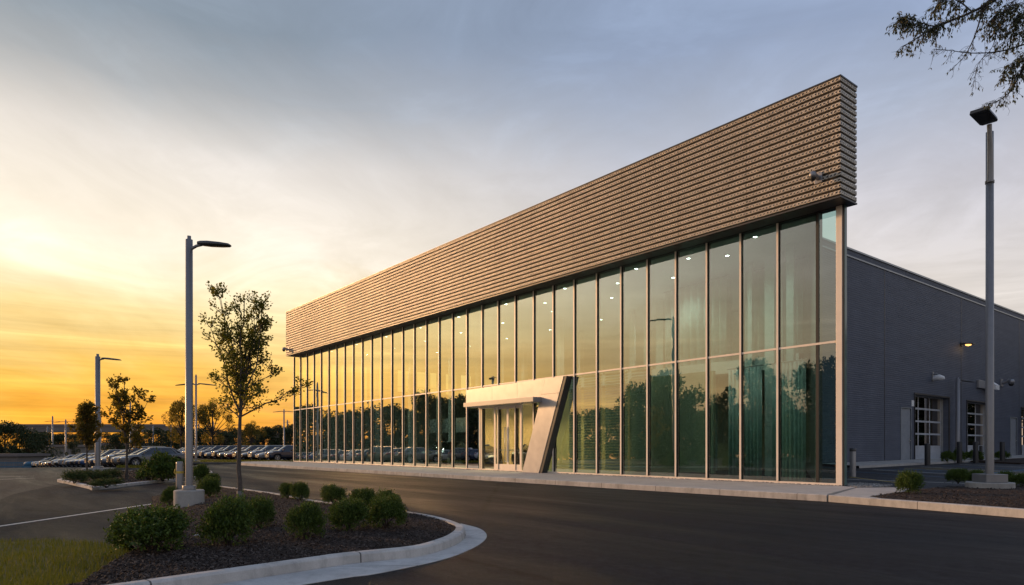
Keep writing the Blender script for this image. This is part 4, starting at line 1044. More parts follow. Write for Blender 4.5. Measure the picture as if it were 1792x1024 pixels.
# poles outside the frame that the glass mirrors
def mirror(P):
    e = (P.x - C0.x) * -IN.x + (P.y - C0.y) * -IN.y
    return Vector((P.x + 2*e*IN.x, P.y + 2*e*IN.y, P.z))
P = mirror(pt(1179, 783, 60)); H_ = pt(0, 556, 60).z
light_pole((P.x, P.y, 0), H_, .13, [(R(77), 1.9)], 'tall light pole out on the left lot, mirrored in the upper glass', (.5, .5, .3, .1, False), 'light poles out on the left lot')
def in_view(P): return P.y > 0 and abs(P.x / P.y) < .80
for px, y_, D in ((862, 660, 100), (604, 687, 150), (645, 703, 165)):
    P = mirror(pt(px, 783, D));
    if in_view(P): continue
    light_pole((P.x, P.y, terr(P.x, P.y)), pt(0, y_, D).z - terr(P.x, P.y), .12, [(R(-30), 1.6), (R(150), 1.6)], 'double arm light pole out on the left lot, mirrored in the glass', (.5, .5, .3, .1, False), 'light poles out on the left lot')

# ------------------------------------------------------------------ bollards
def bollard(loc, r, H, mat, label, cap=None, strap=False, group=None):
    o = empty('bollard', loc); tag(o, label, 'bollard', group)
    b = MB(); b.lathe([(r, -.1), (r, H - .05), (r*.9, H - .01), (r*.6, H), (0, H)], 20); b.build('post', mat, o)
    if cap: b = MB(); b.lathe([(r*1.03, H - .12), (r*1.08, H - .10), (r*1.08, H + .012), (0, H + .03)], 20); b.build('cap', cap, o)
    if strap: b = MB(); b.lathe([(r*1.02, H*.72), (r*1.03, H*.725), (r*1.03, H*.77), (r*1.02, H*.775)], 20); b.tube([(-r*.9, -.02, H*.70), (-r*1.3, -.03, H*.74), (-r*1.1, -.03, H*.82)], .018, 6); b.build('strap', M['yellow_line'], o)
p = gp(314.5, 873.5, .16); zi = float(isl_h(np.array([p]))[0])
bollard((*p, zi), .073*p[1]/14.5, pt(0, 808, p[1]).z - zi, M['pole'], 'grey steel post with a yellow strap beside the foreground light pole', None, True)
D = 28.6; P = pt(1492.5, 783, D); z0 = yard_xy(P.x, P.y)
bollard((P.x, P.y, z0), .12, pt(0, 785, D).z - z0, M['grey_metal'], 'grey bollard alone beside the glass corner', M['lamp_dark'])
for px, yt, D, lab in ((1623, 776, 39.5, 'black bollard in front of the nearest bay door'), (1679, 773, 43, 'black bollard between the clipped shrubs under the slim wall pole'), (1707.5, 773, 43.5, 'black bollard in front of the second bay door, left of the lamp post'),
                       (1716.5, 780, 46, 'small dark bollard close behind the tall lamp post'), (1754, 773, 46, 'black bollard right of the tall lamp post by the wall shrubs')):
    P = pt(px, 783, D); z0 = yard_xy(P.x, P.y); bollard((P.x, P.y, z0), .15 if yt < 779 else .1, pt(0, yt, D).z - z0, M['black'], lab)

# ------------------------------------------------------------------ shrubs
def shrub_mesh(seed, n=5200, ls=.045, asp=.5, clumps=26, flat=.8, mat=None, rag=.14):
    """unit shrub: radius ~1 in plan, height ~1; leaves sit on sprays over a lumpy dome"""
    rg = np.random.default_rng(seed)
    a = rg.uniform(0, 2*PI, clumps); el = np.arcsin(rg.uniform(-.15, 1, clumps)); rr = rg.uniform(.42, .80, clumps)
    cc = np.stack([np.cos(a)*np.cos(el)*rr, np.sin(a)*np.cos(el)*rr, .36 + np.sin(el)*rr*.62], 1); cr = rg.uniform(.22, .36, clumps)
    ns = n // 7; k = rg.integers(0, clumps, ns); v = rg.normal(size=(ns, 3)); v[:, 2] += .35; v /= np.linalg.norm(v, axis=1, keepdims=True)
    base = cc[k] + v * (cr[k] * rg.uniform(.35, 1.0, ns))[:, None]
    out = base - np.array([0, 0, .25]); out /= np.linalg.norm(out, axis=1, keepdims=True)
    sd = out + v*.6 + np.array([0, 0, .45]) + rg.normal(0, .3, (ns, 3)); sd /= np.linalg.norm(sd, axis=1, keepdims=True)
    sl = rg.uniform(.5, 1.5, ns) * rag
    P, D = [], []
    for q in range(7):
        f = (q + .5) / 7; P.append(base + sd*(sl*f)[:, None]); D.append(sd*.7 + rg.normal(0, .75, (ns, 3)))
    P = np.concatenate(P); D = np.concatenate(D); S = rg.uniform(.7, 1.35, len(P)) * ls
    kp = P[:, 2] > .015; P, D, S = P[kp], D[kp], S[kp]
    return leaf_mesh('shrub_leaves', P, D, S, mat or M['shrub'], asp, rg)
def stems_mesh(seed, n=16):
    rg = random.Random(seed); b = MB()
    for i in range(n):
        a = rg.uniform(0, 2*PI); r = rg.uniform(.25, .75); h = rg.uniform(.4, .85)
        b.tube([(rg.uniform(-.06, .06), rg.uniform(-.06, .06), -.02), (math.cos(a)*r*.4, math.sin(a)*r*.4, h*.5), (math.cos(a)*r, math.sin(a)*r, h)], [.022, .014, .006], 5, caps=False)
    return b.mesh('stems', M['bark_dark'])
SHM = [shrub_mesh(s, 13000, .070, .54, 40, mat=M['shrub'], rag=.19) for s in (1, 2, 3)]
SHS = [shrub_mesh(s, 4200, .105, .55, 22, mat=M['shrub'], rag=.14) for s in (4, 5)]
SHF = [shrub_mesh(s, 3600, .11, .35, 24, mat=M['shrub_far'], rag=.28) for s in (6, 7)]
STM = [stems_mesh(s) for s in (1, 2)]
def shrub(x, y, z, rx, h, label, group=None, meshes=SHM, k=0, rz=0.0, ry=None):
    o = empty('shrub', (x, y, z), rz); tag(o, label, 'shrub', group)
    f = link('foliage', meshes[k % len(meshes)], o); f.scale = (rx / 1.02, (ry or rx) / 1.02, h / 1.02)
    s = link('stems', STM[k % 2], o); s.scale = (rx*.85, (ry or rx)*.85, h*.85)
    return o
def shrub_px(x0, x1, ytop, ybot, label, group, meshes=SHM, k=0, z0=None, ry=None, hmul=1.0):
    xc = (x0 + x1) / 2; zz = .15
    for _ in range(4):
        P = gp(xc, ybot, zz)
        if z0 is None:
            zz = float(isl_h(np.array([P]))[0])
        else: zz = z0(P[0], P[1]) if callable(z0) else z0
    # ybot is the near foot of the shrub: push the centre back by most of its radius
    D = P[1]; rx = (x1 - x0) / 2 / F * D; D2 = D + rx*.55; rx = (x1 - x0) / 2 / F * D2
    P = pt(xc, 783, D2); h = (pt(0, ytop, D2).z - zz) * hmul
    return shrub(P.x, P.y, zz - .01, rx, max(.12, h), label, group, meshes, k, k*1.7, ry)
GI = 'clipped shrubs on the near island'
for i, a in enumerate([(190, 342, 893, 972, 'largest dark green shrub, nearest the lawn on the near island'), (350, 448, 876, 958, 'upright dense shrub right of the largest shrub on the island'),
          (425, 484, 874, 926, 'loose shrub tucked behind the upright dense shrub near the young tree'), (500, 571, 884, 946, 'round shrub standing alone in the middle of the island front'),
          (572, 648, 877, 931, 'shrub in the tip cluster, front left one touching the round lone shrub'), (640, 713, 872, 926, 'shrub at the right end of the cluster nearest the island tip'),
          (606, 664, 858, 898, 'shrub at the back of the cluster near the island tip'), (560, 607, 851, 884, 'small shrub by the back kerb, left of the tip cluster'),
          (507, 544, 846, 876, 'right hand one of the two small shrubs touching at the back kerb'), (486, 521, 847, 873, 'left hand one of the two small shrubs touching at the back kerb'),
          (652, 706, 862, 903, 'bright topped shrub at the back right of the tip cluster')]):
    shrub_px(a[0], a[1], a[2], a[3], a[4], GI, SHM if i < 6 else SHM, i)
for i, a in enumerate([(282, 312, 854, 884, 'small dark shrub at the left foot of the concrete pole base'), (344, 388, 838, 870, 'low shrub right of the concrete pole base'), (333, 368, 815, 845, 'round shrub behind the foreground pole'), (358, 386, 830, 852, 'small shrub at the back of the trio right of the pole')]):
    shrub_px(a[0], a[1], a[2], a[3], a[4], 'shrubs around the foreground light pole', SHM, i + 1)
GM = 'spreading shrubs on the rear median'
for i, a in enumerate([(110, 150, 826, 846, 'low spreading shrub at the left end of the rear median'), (140, 192, 824, 843, 'wide low shrub at the foot of the median light pole'), (176, 214, 823, 840, 'low shrub right of the median light pole'),
          (158, 214, 838, 854, 'ground hugging shrub at the front edge of the rear median'), (236, 284, 819, 841, 'dark shrub left of the big rounded hedge shrub'), (252, 318, 797, 842, 'big rounded shrub in front of the grey sedan'), (292, 336, 804, 842, 'rounded shrub just left of the foreground pole')]):
    shrub_px(a[0], a[1], a[2], a[3], a[4], GM, SHF if i < 4 else SHS, i, .10)
GR = 'shrubs on the right planting bed'
for i, a in enumerate([(1566, 1615, 827, 864, 'lone round shrub at the left point of the right planting bed'), (1655, 1698, 822, 846, 'shrub left of the tall lamp post base'), (1690, 1722, 824, 845, 'shrub directly behind the tall lamp post base'),
          (1742, 1776, 826, 848, 'shrub right of the tall lamp post base'), (1768, 1812, 830, 852, 'shrub cut by the right edge of the picture')]):
    shrub_px(a[0], a[1], a[2], a[3], a[4], GR, SHM, i + 2, .165)
GW = 'small shrubs along the workshop wall'
for i, (x0_, x1_, yt, D, lab) in enumerate([(1645, 1669, 790, 42.5, 'leftmost dark clipped shrub under the workshop wall'), (1664, 1690, 789, 44, 'dark clipped shrub behind the black bollard under the slim wall pole'), (1689, 1722, 789, 46, 'wide dark clipped shrub before the second bay door'), (1738, 1766, 791, 49, 'dark clipped shrub right of the tall lamp post by the wall')]):
    P = pt((x0_ + x1_)/2, 783, D); z0 = yard_xy(P.x, P.y) + .05
    shrub(P.x, P.y, z0, (x1_ - x0_)/2/F*D, pt(0, yt, D).z - z0, lab, GW, SHS, i, i*1.3)
pb = MB(); qq = [yp(5.5, 29), yp(2.8, 29), yp(2.8, 46), yp(5.5, 46)]
pb.prism(qq, lambda x, y: yard_xy(x, y) - .1, lambda x, y: yard_xy(x, y) + .10); tag(pb.build('wall_planting_bed', M['mulch']), kind='structure')
# little scrap of white litter by the big shrub
p = gp(347, 946, .14); o = MB()
rr_ = random.Random(4); V = []; nn_ = 5
for i in range(nn_):
    for j in range(nn_): V.append(((i-2)*.022 + rr_.uniform(-.006, .006), (j-2)*.014 + rr_.uniform(-.005, .005), .01 + rr_.uniform(0, .028)))
o.add(V, [(i*nn_+j, (i+1)*nn_+j, (i+1)*nn_+j+1, i*nn_+j+1) for i in range(nn_-1) for j in range(nn_-1)])
ob = o.build('litter', M['white_paint']); ob.location = (*p, float(isl_h(np.array([p]))[0])); tag(ob, 'crumpled scrap of white litter between the largest shrub and its neighbour', 'litter')
sm = ob.modifiers.new('thick', 'SOLIDIFY'); sm.thickness = .002

# ------------------------------------------------------------------ trees
def young_tree(seed, H, fork, r0, spread, nl, leaf, mat, nleaf_per=9, extra=None, up=.8, twig_len=.5, cone=False, thin=.0):
    """upright young street tree: leader plus rising limbs, each with twigs that carry leaf tufts"""
    rg = random.Random(seed); nr = np.random.default_rng(seed); tb = MB(); LP, LD = [], []
    def wob(a, b, k, amp):
        out = []
        for i in range(k+1):
            s = i / k; p = a.lerp(b, s); w = amp * math.sin(PI*s)
            out.append(p + Vector((rg.uniform(-w, w), rg.uniform(-w, w), rg.uniform(-w, w)*.4)))
        return out
    def tuft(p, d, n, size):
        for _ in range(n):
            dd = d + Vector((rg.gauss(0, .7), rg.gauss(0, .7), rg.gauss(0, .55)))
            LP.append(p + Vector((rg.gauss(0, .045), rg.gauss(0, .045), rg.gauss(0, .045))) * size); LD.append(dd)
    def twig(p, d, ln, r):
        e = p + d.normalized()*ln; pts = wob(p, e, 3, ln*.10); tb.tube(pts, [r, r*.75, r*.5, r*.3], 4, caps=False)
        for i in range(1, 4):
            tuft(pts[i], d, nleaf_per + (3 if i == 3 else 0), 1.0)
            if rg.random() < .8:
                sd = (d.normalized() + Vector((rg.gauss(0, .8), rg.gauss(0, .8), rg.gauss(.1, .4)))).normalized(); q = pts[i] + sd*ln*.38
                tb.tube([pts[i], q], [r*.4, r*.2], 3, caps=False); tuft(q, sd, nleaf_per - 1, 1.1); tuft(pts[i].lerp(q, .5), sd, nleaf_per // 2, .9)
    def limb(a, b, ra, k=5):
        pts = wob(a, b, k, (b-a).length*.055); tb.tube(pts, [ra*(1 - .75*i/k) for i in range(k+1)], 6, caps=False)
        d = (b - a); ln = d.length
        for i in range(1, k+1):
            for _ in range((1 if rg.random() < thin else 2) if i < k else 3):
                az = rg.uniform(0, 2*PI); dd = d.normalized()*.75 + Vector((math.cos(az), math.sin(az), rg.uniform(-.25, .5)))*.8
                twig(pts[i], dd, twig_len * rg.uniform(.55, 1.15) * (1.05 - .35*i/k) + .08, ra*.28 + .004)
    top = Vector((rg.uniform(-.08, .08)*H*.3, 0, H - .25))
    lead = wob(Vector((0, 0, -.05)), Vector((0, 0, fork)), 5, .035) + wob(Vector((0, 0, fork)), top, 6, .12)[1:]
    kk = len(lead); tb.tube(lead, [r0*(1.18 if i == 0 else 1 - .82*i/(kk-1)) for i in range(kk)], 10)
    for i in range(6, kk):
        for _ in range(2):
            az = rg.uniform(0, 2*PI); twig(lead[i], Vector((math.cos(az)*.7, math.sin(az)*.7, .9)), twig_len*rg.uniform(.5, .9), r0*.14 + .003)
    def lead_at(zq):
        for i in range(kk-1):
            if lead[i].z <= zq <= lead[i+1].z: return lead[i].lerp(lead[i+1], (zq - lead[i].z) / max(1e-4, lead[i+1].z - lead[i].z))
        return lead[-1].copy()
    for i in range(nl):
        f = (i + rg.uniform(.1, .9)) / nl; az = i*2.4 + rg.uniform(-.4, .4)
        zf = fork*.96 + (H*.93 - fork*.96) * f
        if cone: ln = (H - fork) * (.40*(1-f)**.8 + .07) * rg.uniform(.8, 1.2); ou = spread*2.2; uu = up
        elif i < nl*.4:
            f2 = i / (nl*.4); zf = fork*.97 + (H - fork)*.42*f2; ln = (H - zf) * rg.uniform(.62, .98); ou = spread * rg.uniform(.7, 1.2); uu = up
        else:
            f2 = (i - nl*.4) / (nl*.6); zf = fork + (H*.80 - fork)*f2; ln = (H - fork) * (.31 - .16*f2) * rg.uniform(.7, 1.3); ou = 1.0; uu = .62
        a = lead_at(zf); dirn = Vector((math.cos(az)*ou, math.sin(az)*ou, uu + rg.uniform(-.1, .25))).normalized()
        limb(a, a + dirn*ln, r0*.45*(1-.5*f))
    for (a, b, r) in (extra or []): limb(Vector(a), Vector(b), r)
    LPa = np.array([tuple(p) for p in LP]); LDa = np.array([tuple(p) for p in LD])
    lm = leaf_mesh('tree_leaves', LPa, LDa, nr.uniform(.7, 1.3, len(LPa)) * leaf, mat, .62, nr)
    return tb, lm
def put_tree(name, loc, tb, lm, label, group=None, bark=None, rz=0):
    o = empty(name, loc, rz); tag(o, label, 'tree', group)
    t = tb if isinstance(tb, bpy.types.Mesh) else tb.mesh('trunk', bark or M['bark'])
    link('trunk', t, o); link('crown', lm, o); return o
p = gp(420, 874, .17); zi = float(isl_h(np.array([p]))[0]); Ht = pt(0, 512, p[1]).z - zi; sc_ = p[1] / F
tb, lm = young_tree(23, Ht, (pt(0, 735, p[1]).z - zi), .062, .30, 22, .066, M['maple'], 5, [((.02, 0, 2.0), ((522-420)*sc_, .2, pt(0, 672, p[1]).z - zi - .05), .022), ((0, 0, 2.1), (-(420-372)*sc_, -.1, pt(0, 575, p[1]).z - zi), .026), ((0, .05, 2.3), ((458-420)*sc_, 0, pt(0, 545, p[1]).z - zi), .026)], .98, .27, False, .7)
put_tree('street_tree', (*p, zi), tb, lm, 'slim young maple with thin green leaves on the near island')
# pale trunk guard stake at its foot
M['sleeve'] = plain('weathered_sleeve', (.13, .12, .11), .7)
ob = empty('trunk_guard', (*p, zi)); tag(ob, 'short pale guard sleeve round the foot of the young maple', 'trunk guard')
b = MB(); b.lathe([(.077, -.03), (.078, .0), (.076, .20), (.073, .20), (.073, -.03)], 14); b.build('sleeve', M['sleeve'], ob)
p = gp(222, 838, .1); Ht = pt(0, 660, p[1]).z - .1
tb, lm = young_tree(31, Ht, pt(0, 796, p[1]).z - .1, .075, .34, 11, .12, M['autumn'], 4, None, .98, .27, False, .7)
put_tree('street_tree', (*p, .1), tb, lm, 'young brownish green tree on the rear median in front of the parked cars')
p = gp(152, 828, .05); Ht = pt(0, 709, p[1]).z
tb, lm = young_tree(37, Ht, pt(0, 795, p[1]).z, .06, .26, 20, .085, M['autumn'], 6, None, .9, .22, True)
put_tree('street_tree', (*p, .05), tb, lm, 'narrow reddish young tree left of the median light pole')

def bush_tree(seed, n, mat, leaf=.30, H=10, W=4.2, trunk=2.0, clumps=26, bark=None, open_=.0):
    rg = np.random.default_rng(seed); rr = random.Random(seed)
    cz = rg.uniform(0, 1, clumps); a = rg.uniform(0, 2*PI, clumps); prof = np.sin(PI*(.12 + .82*cz))**.7; rad = prof * rg.uniform(.25, .95, clumps)
    cc = np.stack([np.cos(a)*rad*W, np.sin(a)*rad*W, trunk + cz*(H - trunk - .8)], 1); cr = rg.uniform(.16, .32, clumps) * W * (1 - open_*.4)
    k = rg.integers(0, clumps, n); v = rg.normal(size=(n, 3)); v /= np.linalg.norm(v, axis=1, keepdims=True)
    P = cc[k] + v*(cr[k]*rg.uniform(.25, 1.08, n)**.6)[:, None]; D = v + rg.normal(0, .6, (n, 3))
    lm = leaf_mesh('tree_leaves', P, D, rg.uniform(.6, 1.4, n)*leaf, mat, .65, rg)
    b = MB(); b.tube([(0, 0, -.3), (.05, 0, trunk), (0, .1, H*.8)], [.26, .2, .05], 8)
    for i in range(min(clumps, 16)):
        z0 = trunk*.8 + (cc[i][2]-trunk)*.35; b.tube([(0, 0, z0), (cc[i][0]*.5, cc[i][1]*.5, (z0+cc[i][2])/2+.1), tuple(cc[i])], [.10, .07, .02], 5, caps=False)
    return b.mesh('trunk', bark or M['bark_dark']), lm
BT = [bush_tree(s, 5200, M['dark_tree'], .34, 10, 4.4, .3, 34) for s in (41, 42, 43)] + [bush_tree(44, 4600, M['dark_tree'], .30, 10, 3.0, .4, 28), bush_tree(45, 8000, M['autumn'], .20, 10, 4.6, 2.6, 24, open_=.5)]
def far_tree(px, D, ytop, k, label, group, wmul=1.0, z0=None, name='tree'):
    P = pt(px, 783, D) if not isinstance(px, Vector) else px
    zg = terr(P.x, P.y) if z0 is None else z0
    Ht = (pt(0, ytop, D).z if not isinstance(px, Vector) else ytop) - zg; s = Ht / 10.0
    o = empty(name, (P.x, P.y, zg - .05), random.Random(hash((round(P.x, 1), k))).uniform(0, 6.28)); tag(o, label, 'tree', group)
    t = link('trunk', BT[k][0], o); c = link('crown', BT[k][1], o)
    for q in (t, c): q.scale = (s*wmul, s*wmul, s)
    return o
far_tree(318, 118, 692, 4, 'big open crowned tree behind the car rows, left of the tall double arm pole', None, .85)
far_tree(372, 120, 695, 4, 'big open crowned tree behind the car rows, right of the tall double arm pole', None, .8)
far_tree(440, 112, 735, 4, 'brownish tree behind the cars, right of the slim young maple trunk', None, .9)
far_tree(205, 108, 760, 1, 'pale green bushy tree behind the median tree', None, 1.3)
far_tree(128, 100, 772, 3, 'small cone shaped tree left of the median light pole', None, .9)
tl = [(8, 136, 737), (-30, 140, 730), (30, 138, 744), (50, 142, 750), (62, 150, 757), (76, 200, 757), (90, 210, 757), (106, 200, 758), (120, 210, 757), (136, 195, 757), (150, 190, 757), (182, 160, 757), (215, 150, 753), (240, 165, 757),
      (262, 150, 752), (278, 160, 748), (295, 150, 752), (312, 165, 746), (330, 158, 750), (350, 150, 748), (368, 160, 745), (388, 152, 752), (405, 165, 748), (425, 150, 752), (446, 160, 750), (462, 150, 746), (478, 158, 749), (492, 150, 744), (508, 160, 742), (520, 150, 744)]
for i, (px, D, yt) in enumerate(tl):
    if i < 4: lab = ('dark spreading tree at the left edge behind the car lot', 'dark tree cut by the left edge of the picture', 'dark tree right of the leftmost spreading tree', 'dark ragged tree in front of the far bridge left end')[i]; far_tree(px, D, yt, i % 3, lab, None, .95)
    else: far_tree(px, D, yt, i % 3, 'dark leafy tree in the far line behind the car lot', 'trees in the far line behind the lot', 1.35)
# woods to the left of the view, mirrored in the glass
rr = random.Random(8)
for i in range(40):
    px = 500 + i * 24.5; D0 = 118 + rr.uniform(-10, 14) - 16*(i/40); P = mirror(pt(px, 783, D0))
    if in_view(P): continue
    zt_ = pt(0, rr.uniform(708, 728) - (10 if 10 < i < 19 else 0), D0).z
    far_tree(P, D0, zt_, i % 4, 'tree of the wood out on the left, mirrored in the glass', 'trees of the wood on the left', 1.25, terr(P.x, P.y))
for px, D0, yt, k in ((1118, 82, 668, 0), (1172, 78, 642, 3), (1150, 84, 655, 1), (1210, 80, 678, 2), (1318, 72, 622, 3), (1345, 75, 655, 1), (1265, 90, 690, 2), (1420, 66, 640, 0), (1450, 64, 625, 1), (745, 96, 684, 0), (775, 96, 692, 3), (810, 100, 690, 1)):
    P = mirror(pt(px, 783, D0))
    if in_view(P): print('inview', px); continue
    far_tree(P, D0, pt(0, yt, D0).z, k, 'taller tree standing before the wood on the left, mirrored in the glass', 'taller trees before the left wood', .85, terr(P.x, P.y))

# unseen trees added beyond the service yard to darken bay doors and wall
for i in range(24):
    P = Vector((58 + (i % 7)*4.5 + rr.uniform(-1.5, 1.5), 36 + i*2.6, 0)); far_tree(P, 70, rr.uniform(10, 14), i % 4, 'unseen leafy tree added on the right to darken the bay doors', 'unseen trees added beyond the service yard', 1.3, 0.0)
# overhanging tree on the right: trunk outside the frame, drooping boughs inside
TD = 12.5
tb_ = MB(); LP, LD = [], []; rr = random.Random(77)
def q3(x, y, dd=0): return pt(x, y, TD + dd)
tr0 = pt(2080, 783, TD + .6); base_xy = (tr0.x, tr0.y)
tb_.tube([(tr0.x, tr0.y, 0.0), (tr0.x - .1, tr0.y, 3.0), (tr0.x - .25, tr0.y - .1, 6.4), tuple(q3(2010, -60, .3)), tuple(q3(1960, -220, .2)), tuple(q3(1930, -420, .1))], [.34, .27, .2, .15, .10, .03], 12)
def bough(pts, r0, leaf=0.5, hang=.6, tw=.35, dens=1.0, bare=0):
    P = cat_rom([q3(*p) for p in pts], 6); k = len(P); tb_.tube(P, [r0*(1 - .85*i/(k-1)) for i in range(k)], 6, caps=False)
    for i in range(2, k):
        if i / k < bare: continue
        for _ in range(int(2*dens + rr.random())):
            a = P[i]; tang = (P[i] - P[i-1]).normalized()
            d = tang*.5 + Vector((rr.gauss(0, .6), rr.gauss(0, .6), rr.gauss(-hang, .5))); d.normalize(); ln = tw*rr.uniform(.4, 1.2)
            m_ = a + d*ln*.5 + Vector((0, 0, .02)); e = a + d*ln + Vector((0, 0, -.05*hang)); tb_.tube([a, m_, e], [r0*.16 + .002, .003, .0018], 4, caps=False)
            for s in (.35, .55, .75, .9, 1.0):
                b0 = a.lerp(e, s)
                if rr.random() < .5:
                    sd = (d + Vector((rr.gauss(0, .8), rr.gauss(0, .8), rr.gauss(-.3, .4)))).normalized(); e2 = b0 + sd*ln*.35; tb_.tube([b0, e2], [.0025, .0015], 3, caps=False); b0 = e2 if rr.random() < .5 else b0
                if rr.random() < leaf:
                    for _ in range(rr.randint(1, 3)): LP.append(tuple(b0)); LD.append((d.x*.3 + rr.gauss(0, .35), d.y*.3 + rr.gauss(0, .35), -1 + rr.gauss(0, .35)))
bough([(1900, -60), (1800, -35), (1732, 5), (1690, 26), (1640, 45), (1612, 62), (1580, 82)], .035, .8, .4, .24, 1.0, .2)
bough([(1665, 36), (1640, 46), (1612, 40), (1590, 32), (1572, 38)], .014, 1.0, .4, .22, 2.0)
bough([(1700, 20), (1680, 4), (1650, -6), (1640, 10)], .014, 1.0, .6, .22, 1.6)
bough([(1735, 0), (1722, 12), (1712, 45), (1702, 72), (1688, 98), (1663, 124)], .02, .10, .4, .16, .55, .3)
bough([(1880, 60), (1800, 76), (1750, 90), (1700, 93), (1660, 88), (1636, 86)], .018, .12, .3, .2, .8, .25)
bough([(1890, 40), (1810, 82), (1785, 130), (1768, 160), (1742, 180)], .02, .35, .3, .24, 1.6, .2)
bough([(1860, -30), (1790, -10), (1760, 20), (1745, 55), (1735, 85), (1712, 112), (1706, 142)], .012, .12, .5, .22, .8, .1)
for (x, y) in ((1775, 14), (1790, 30), (1768, 34), (1785, 52), (1750, 20), (1800, 10), (1762, 8), (1740, -8), (1790, 92), (1800, 110), (1782, 105)):
    bough([(1880, -20 + y*.3), (x + 40, y - 16), (x, y), (x - 22, y + 22)], .008, .8, .7, .22, 1.3, .4)
for i in range(26):   # the rest of the crown, above and to the right of the picture
    x = rr.uniform(1830, 2300); y = rr.uniform(-330, 60); bough([(2000 + rr.uniform(-20, 40), -150 + rr.uniform(-80, 60)), ((x + 2000)/2, y - 60), (x, y), (x + rr.uniform(-40, 40), y + 50)], .022, .9, .6, .35, 1.6, .2)
lm = leaf_mesh('tree_leaves', np.array(LP), np.array(LD), np.random.default_rng(3).uniform(.045, .085, len(LP)), M['willow'], .34)
o = empty('overhanging_tree', (tr0.x, tr0.y, 0)); tag(o, 'tree with drooping half bare boughs hanging in from the upper right corner', 'tree')
for nm, me in (('trunk', tb_.mesh('trunk', M['bark_dark'])), ('crown', lm)):
    me.transform(Matrix.Translation((-tr0.x, -tr0.y, 0))); link(nm, me, o)
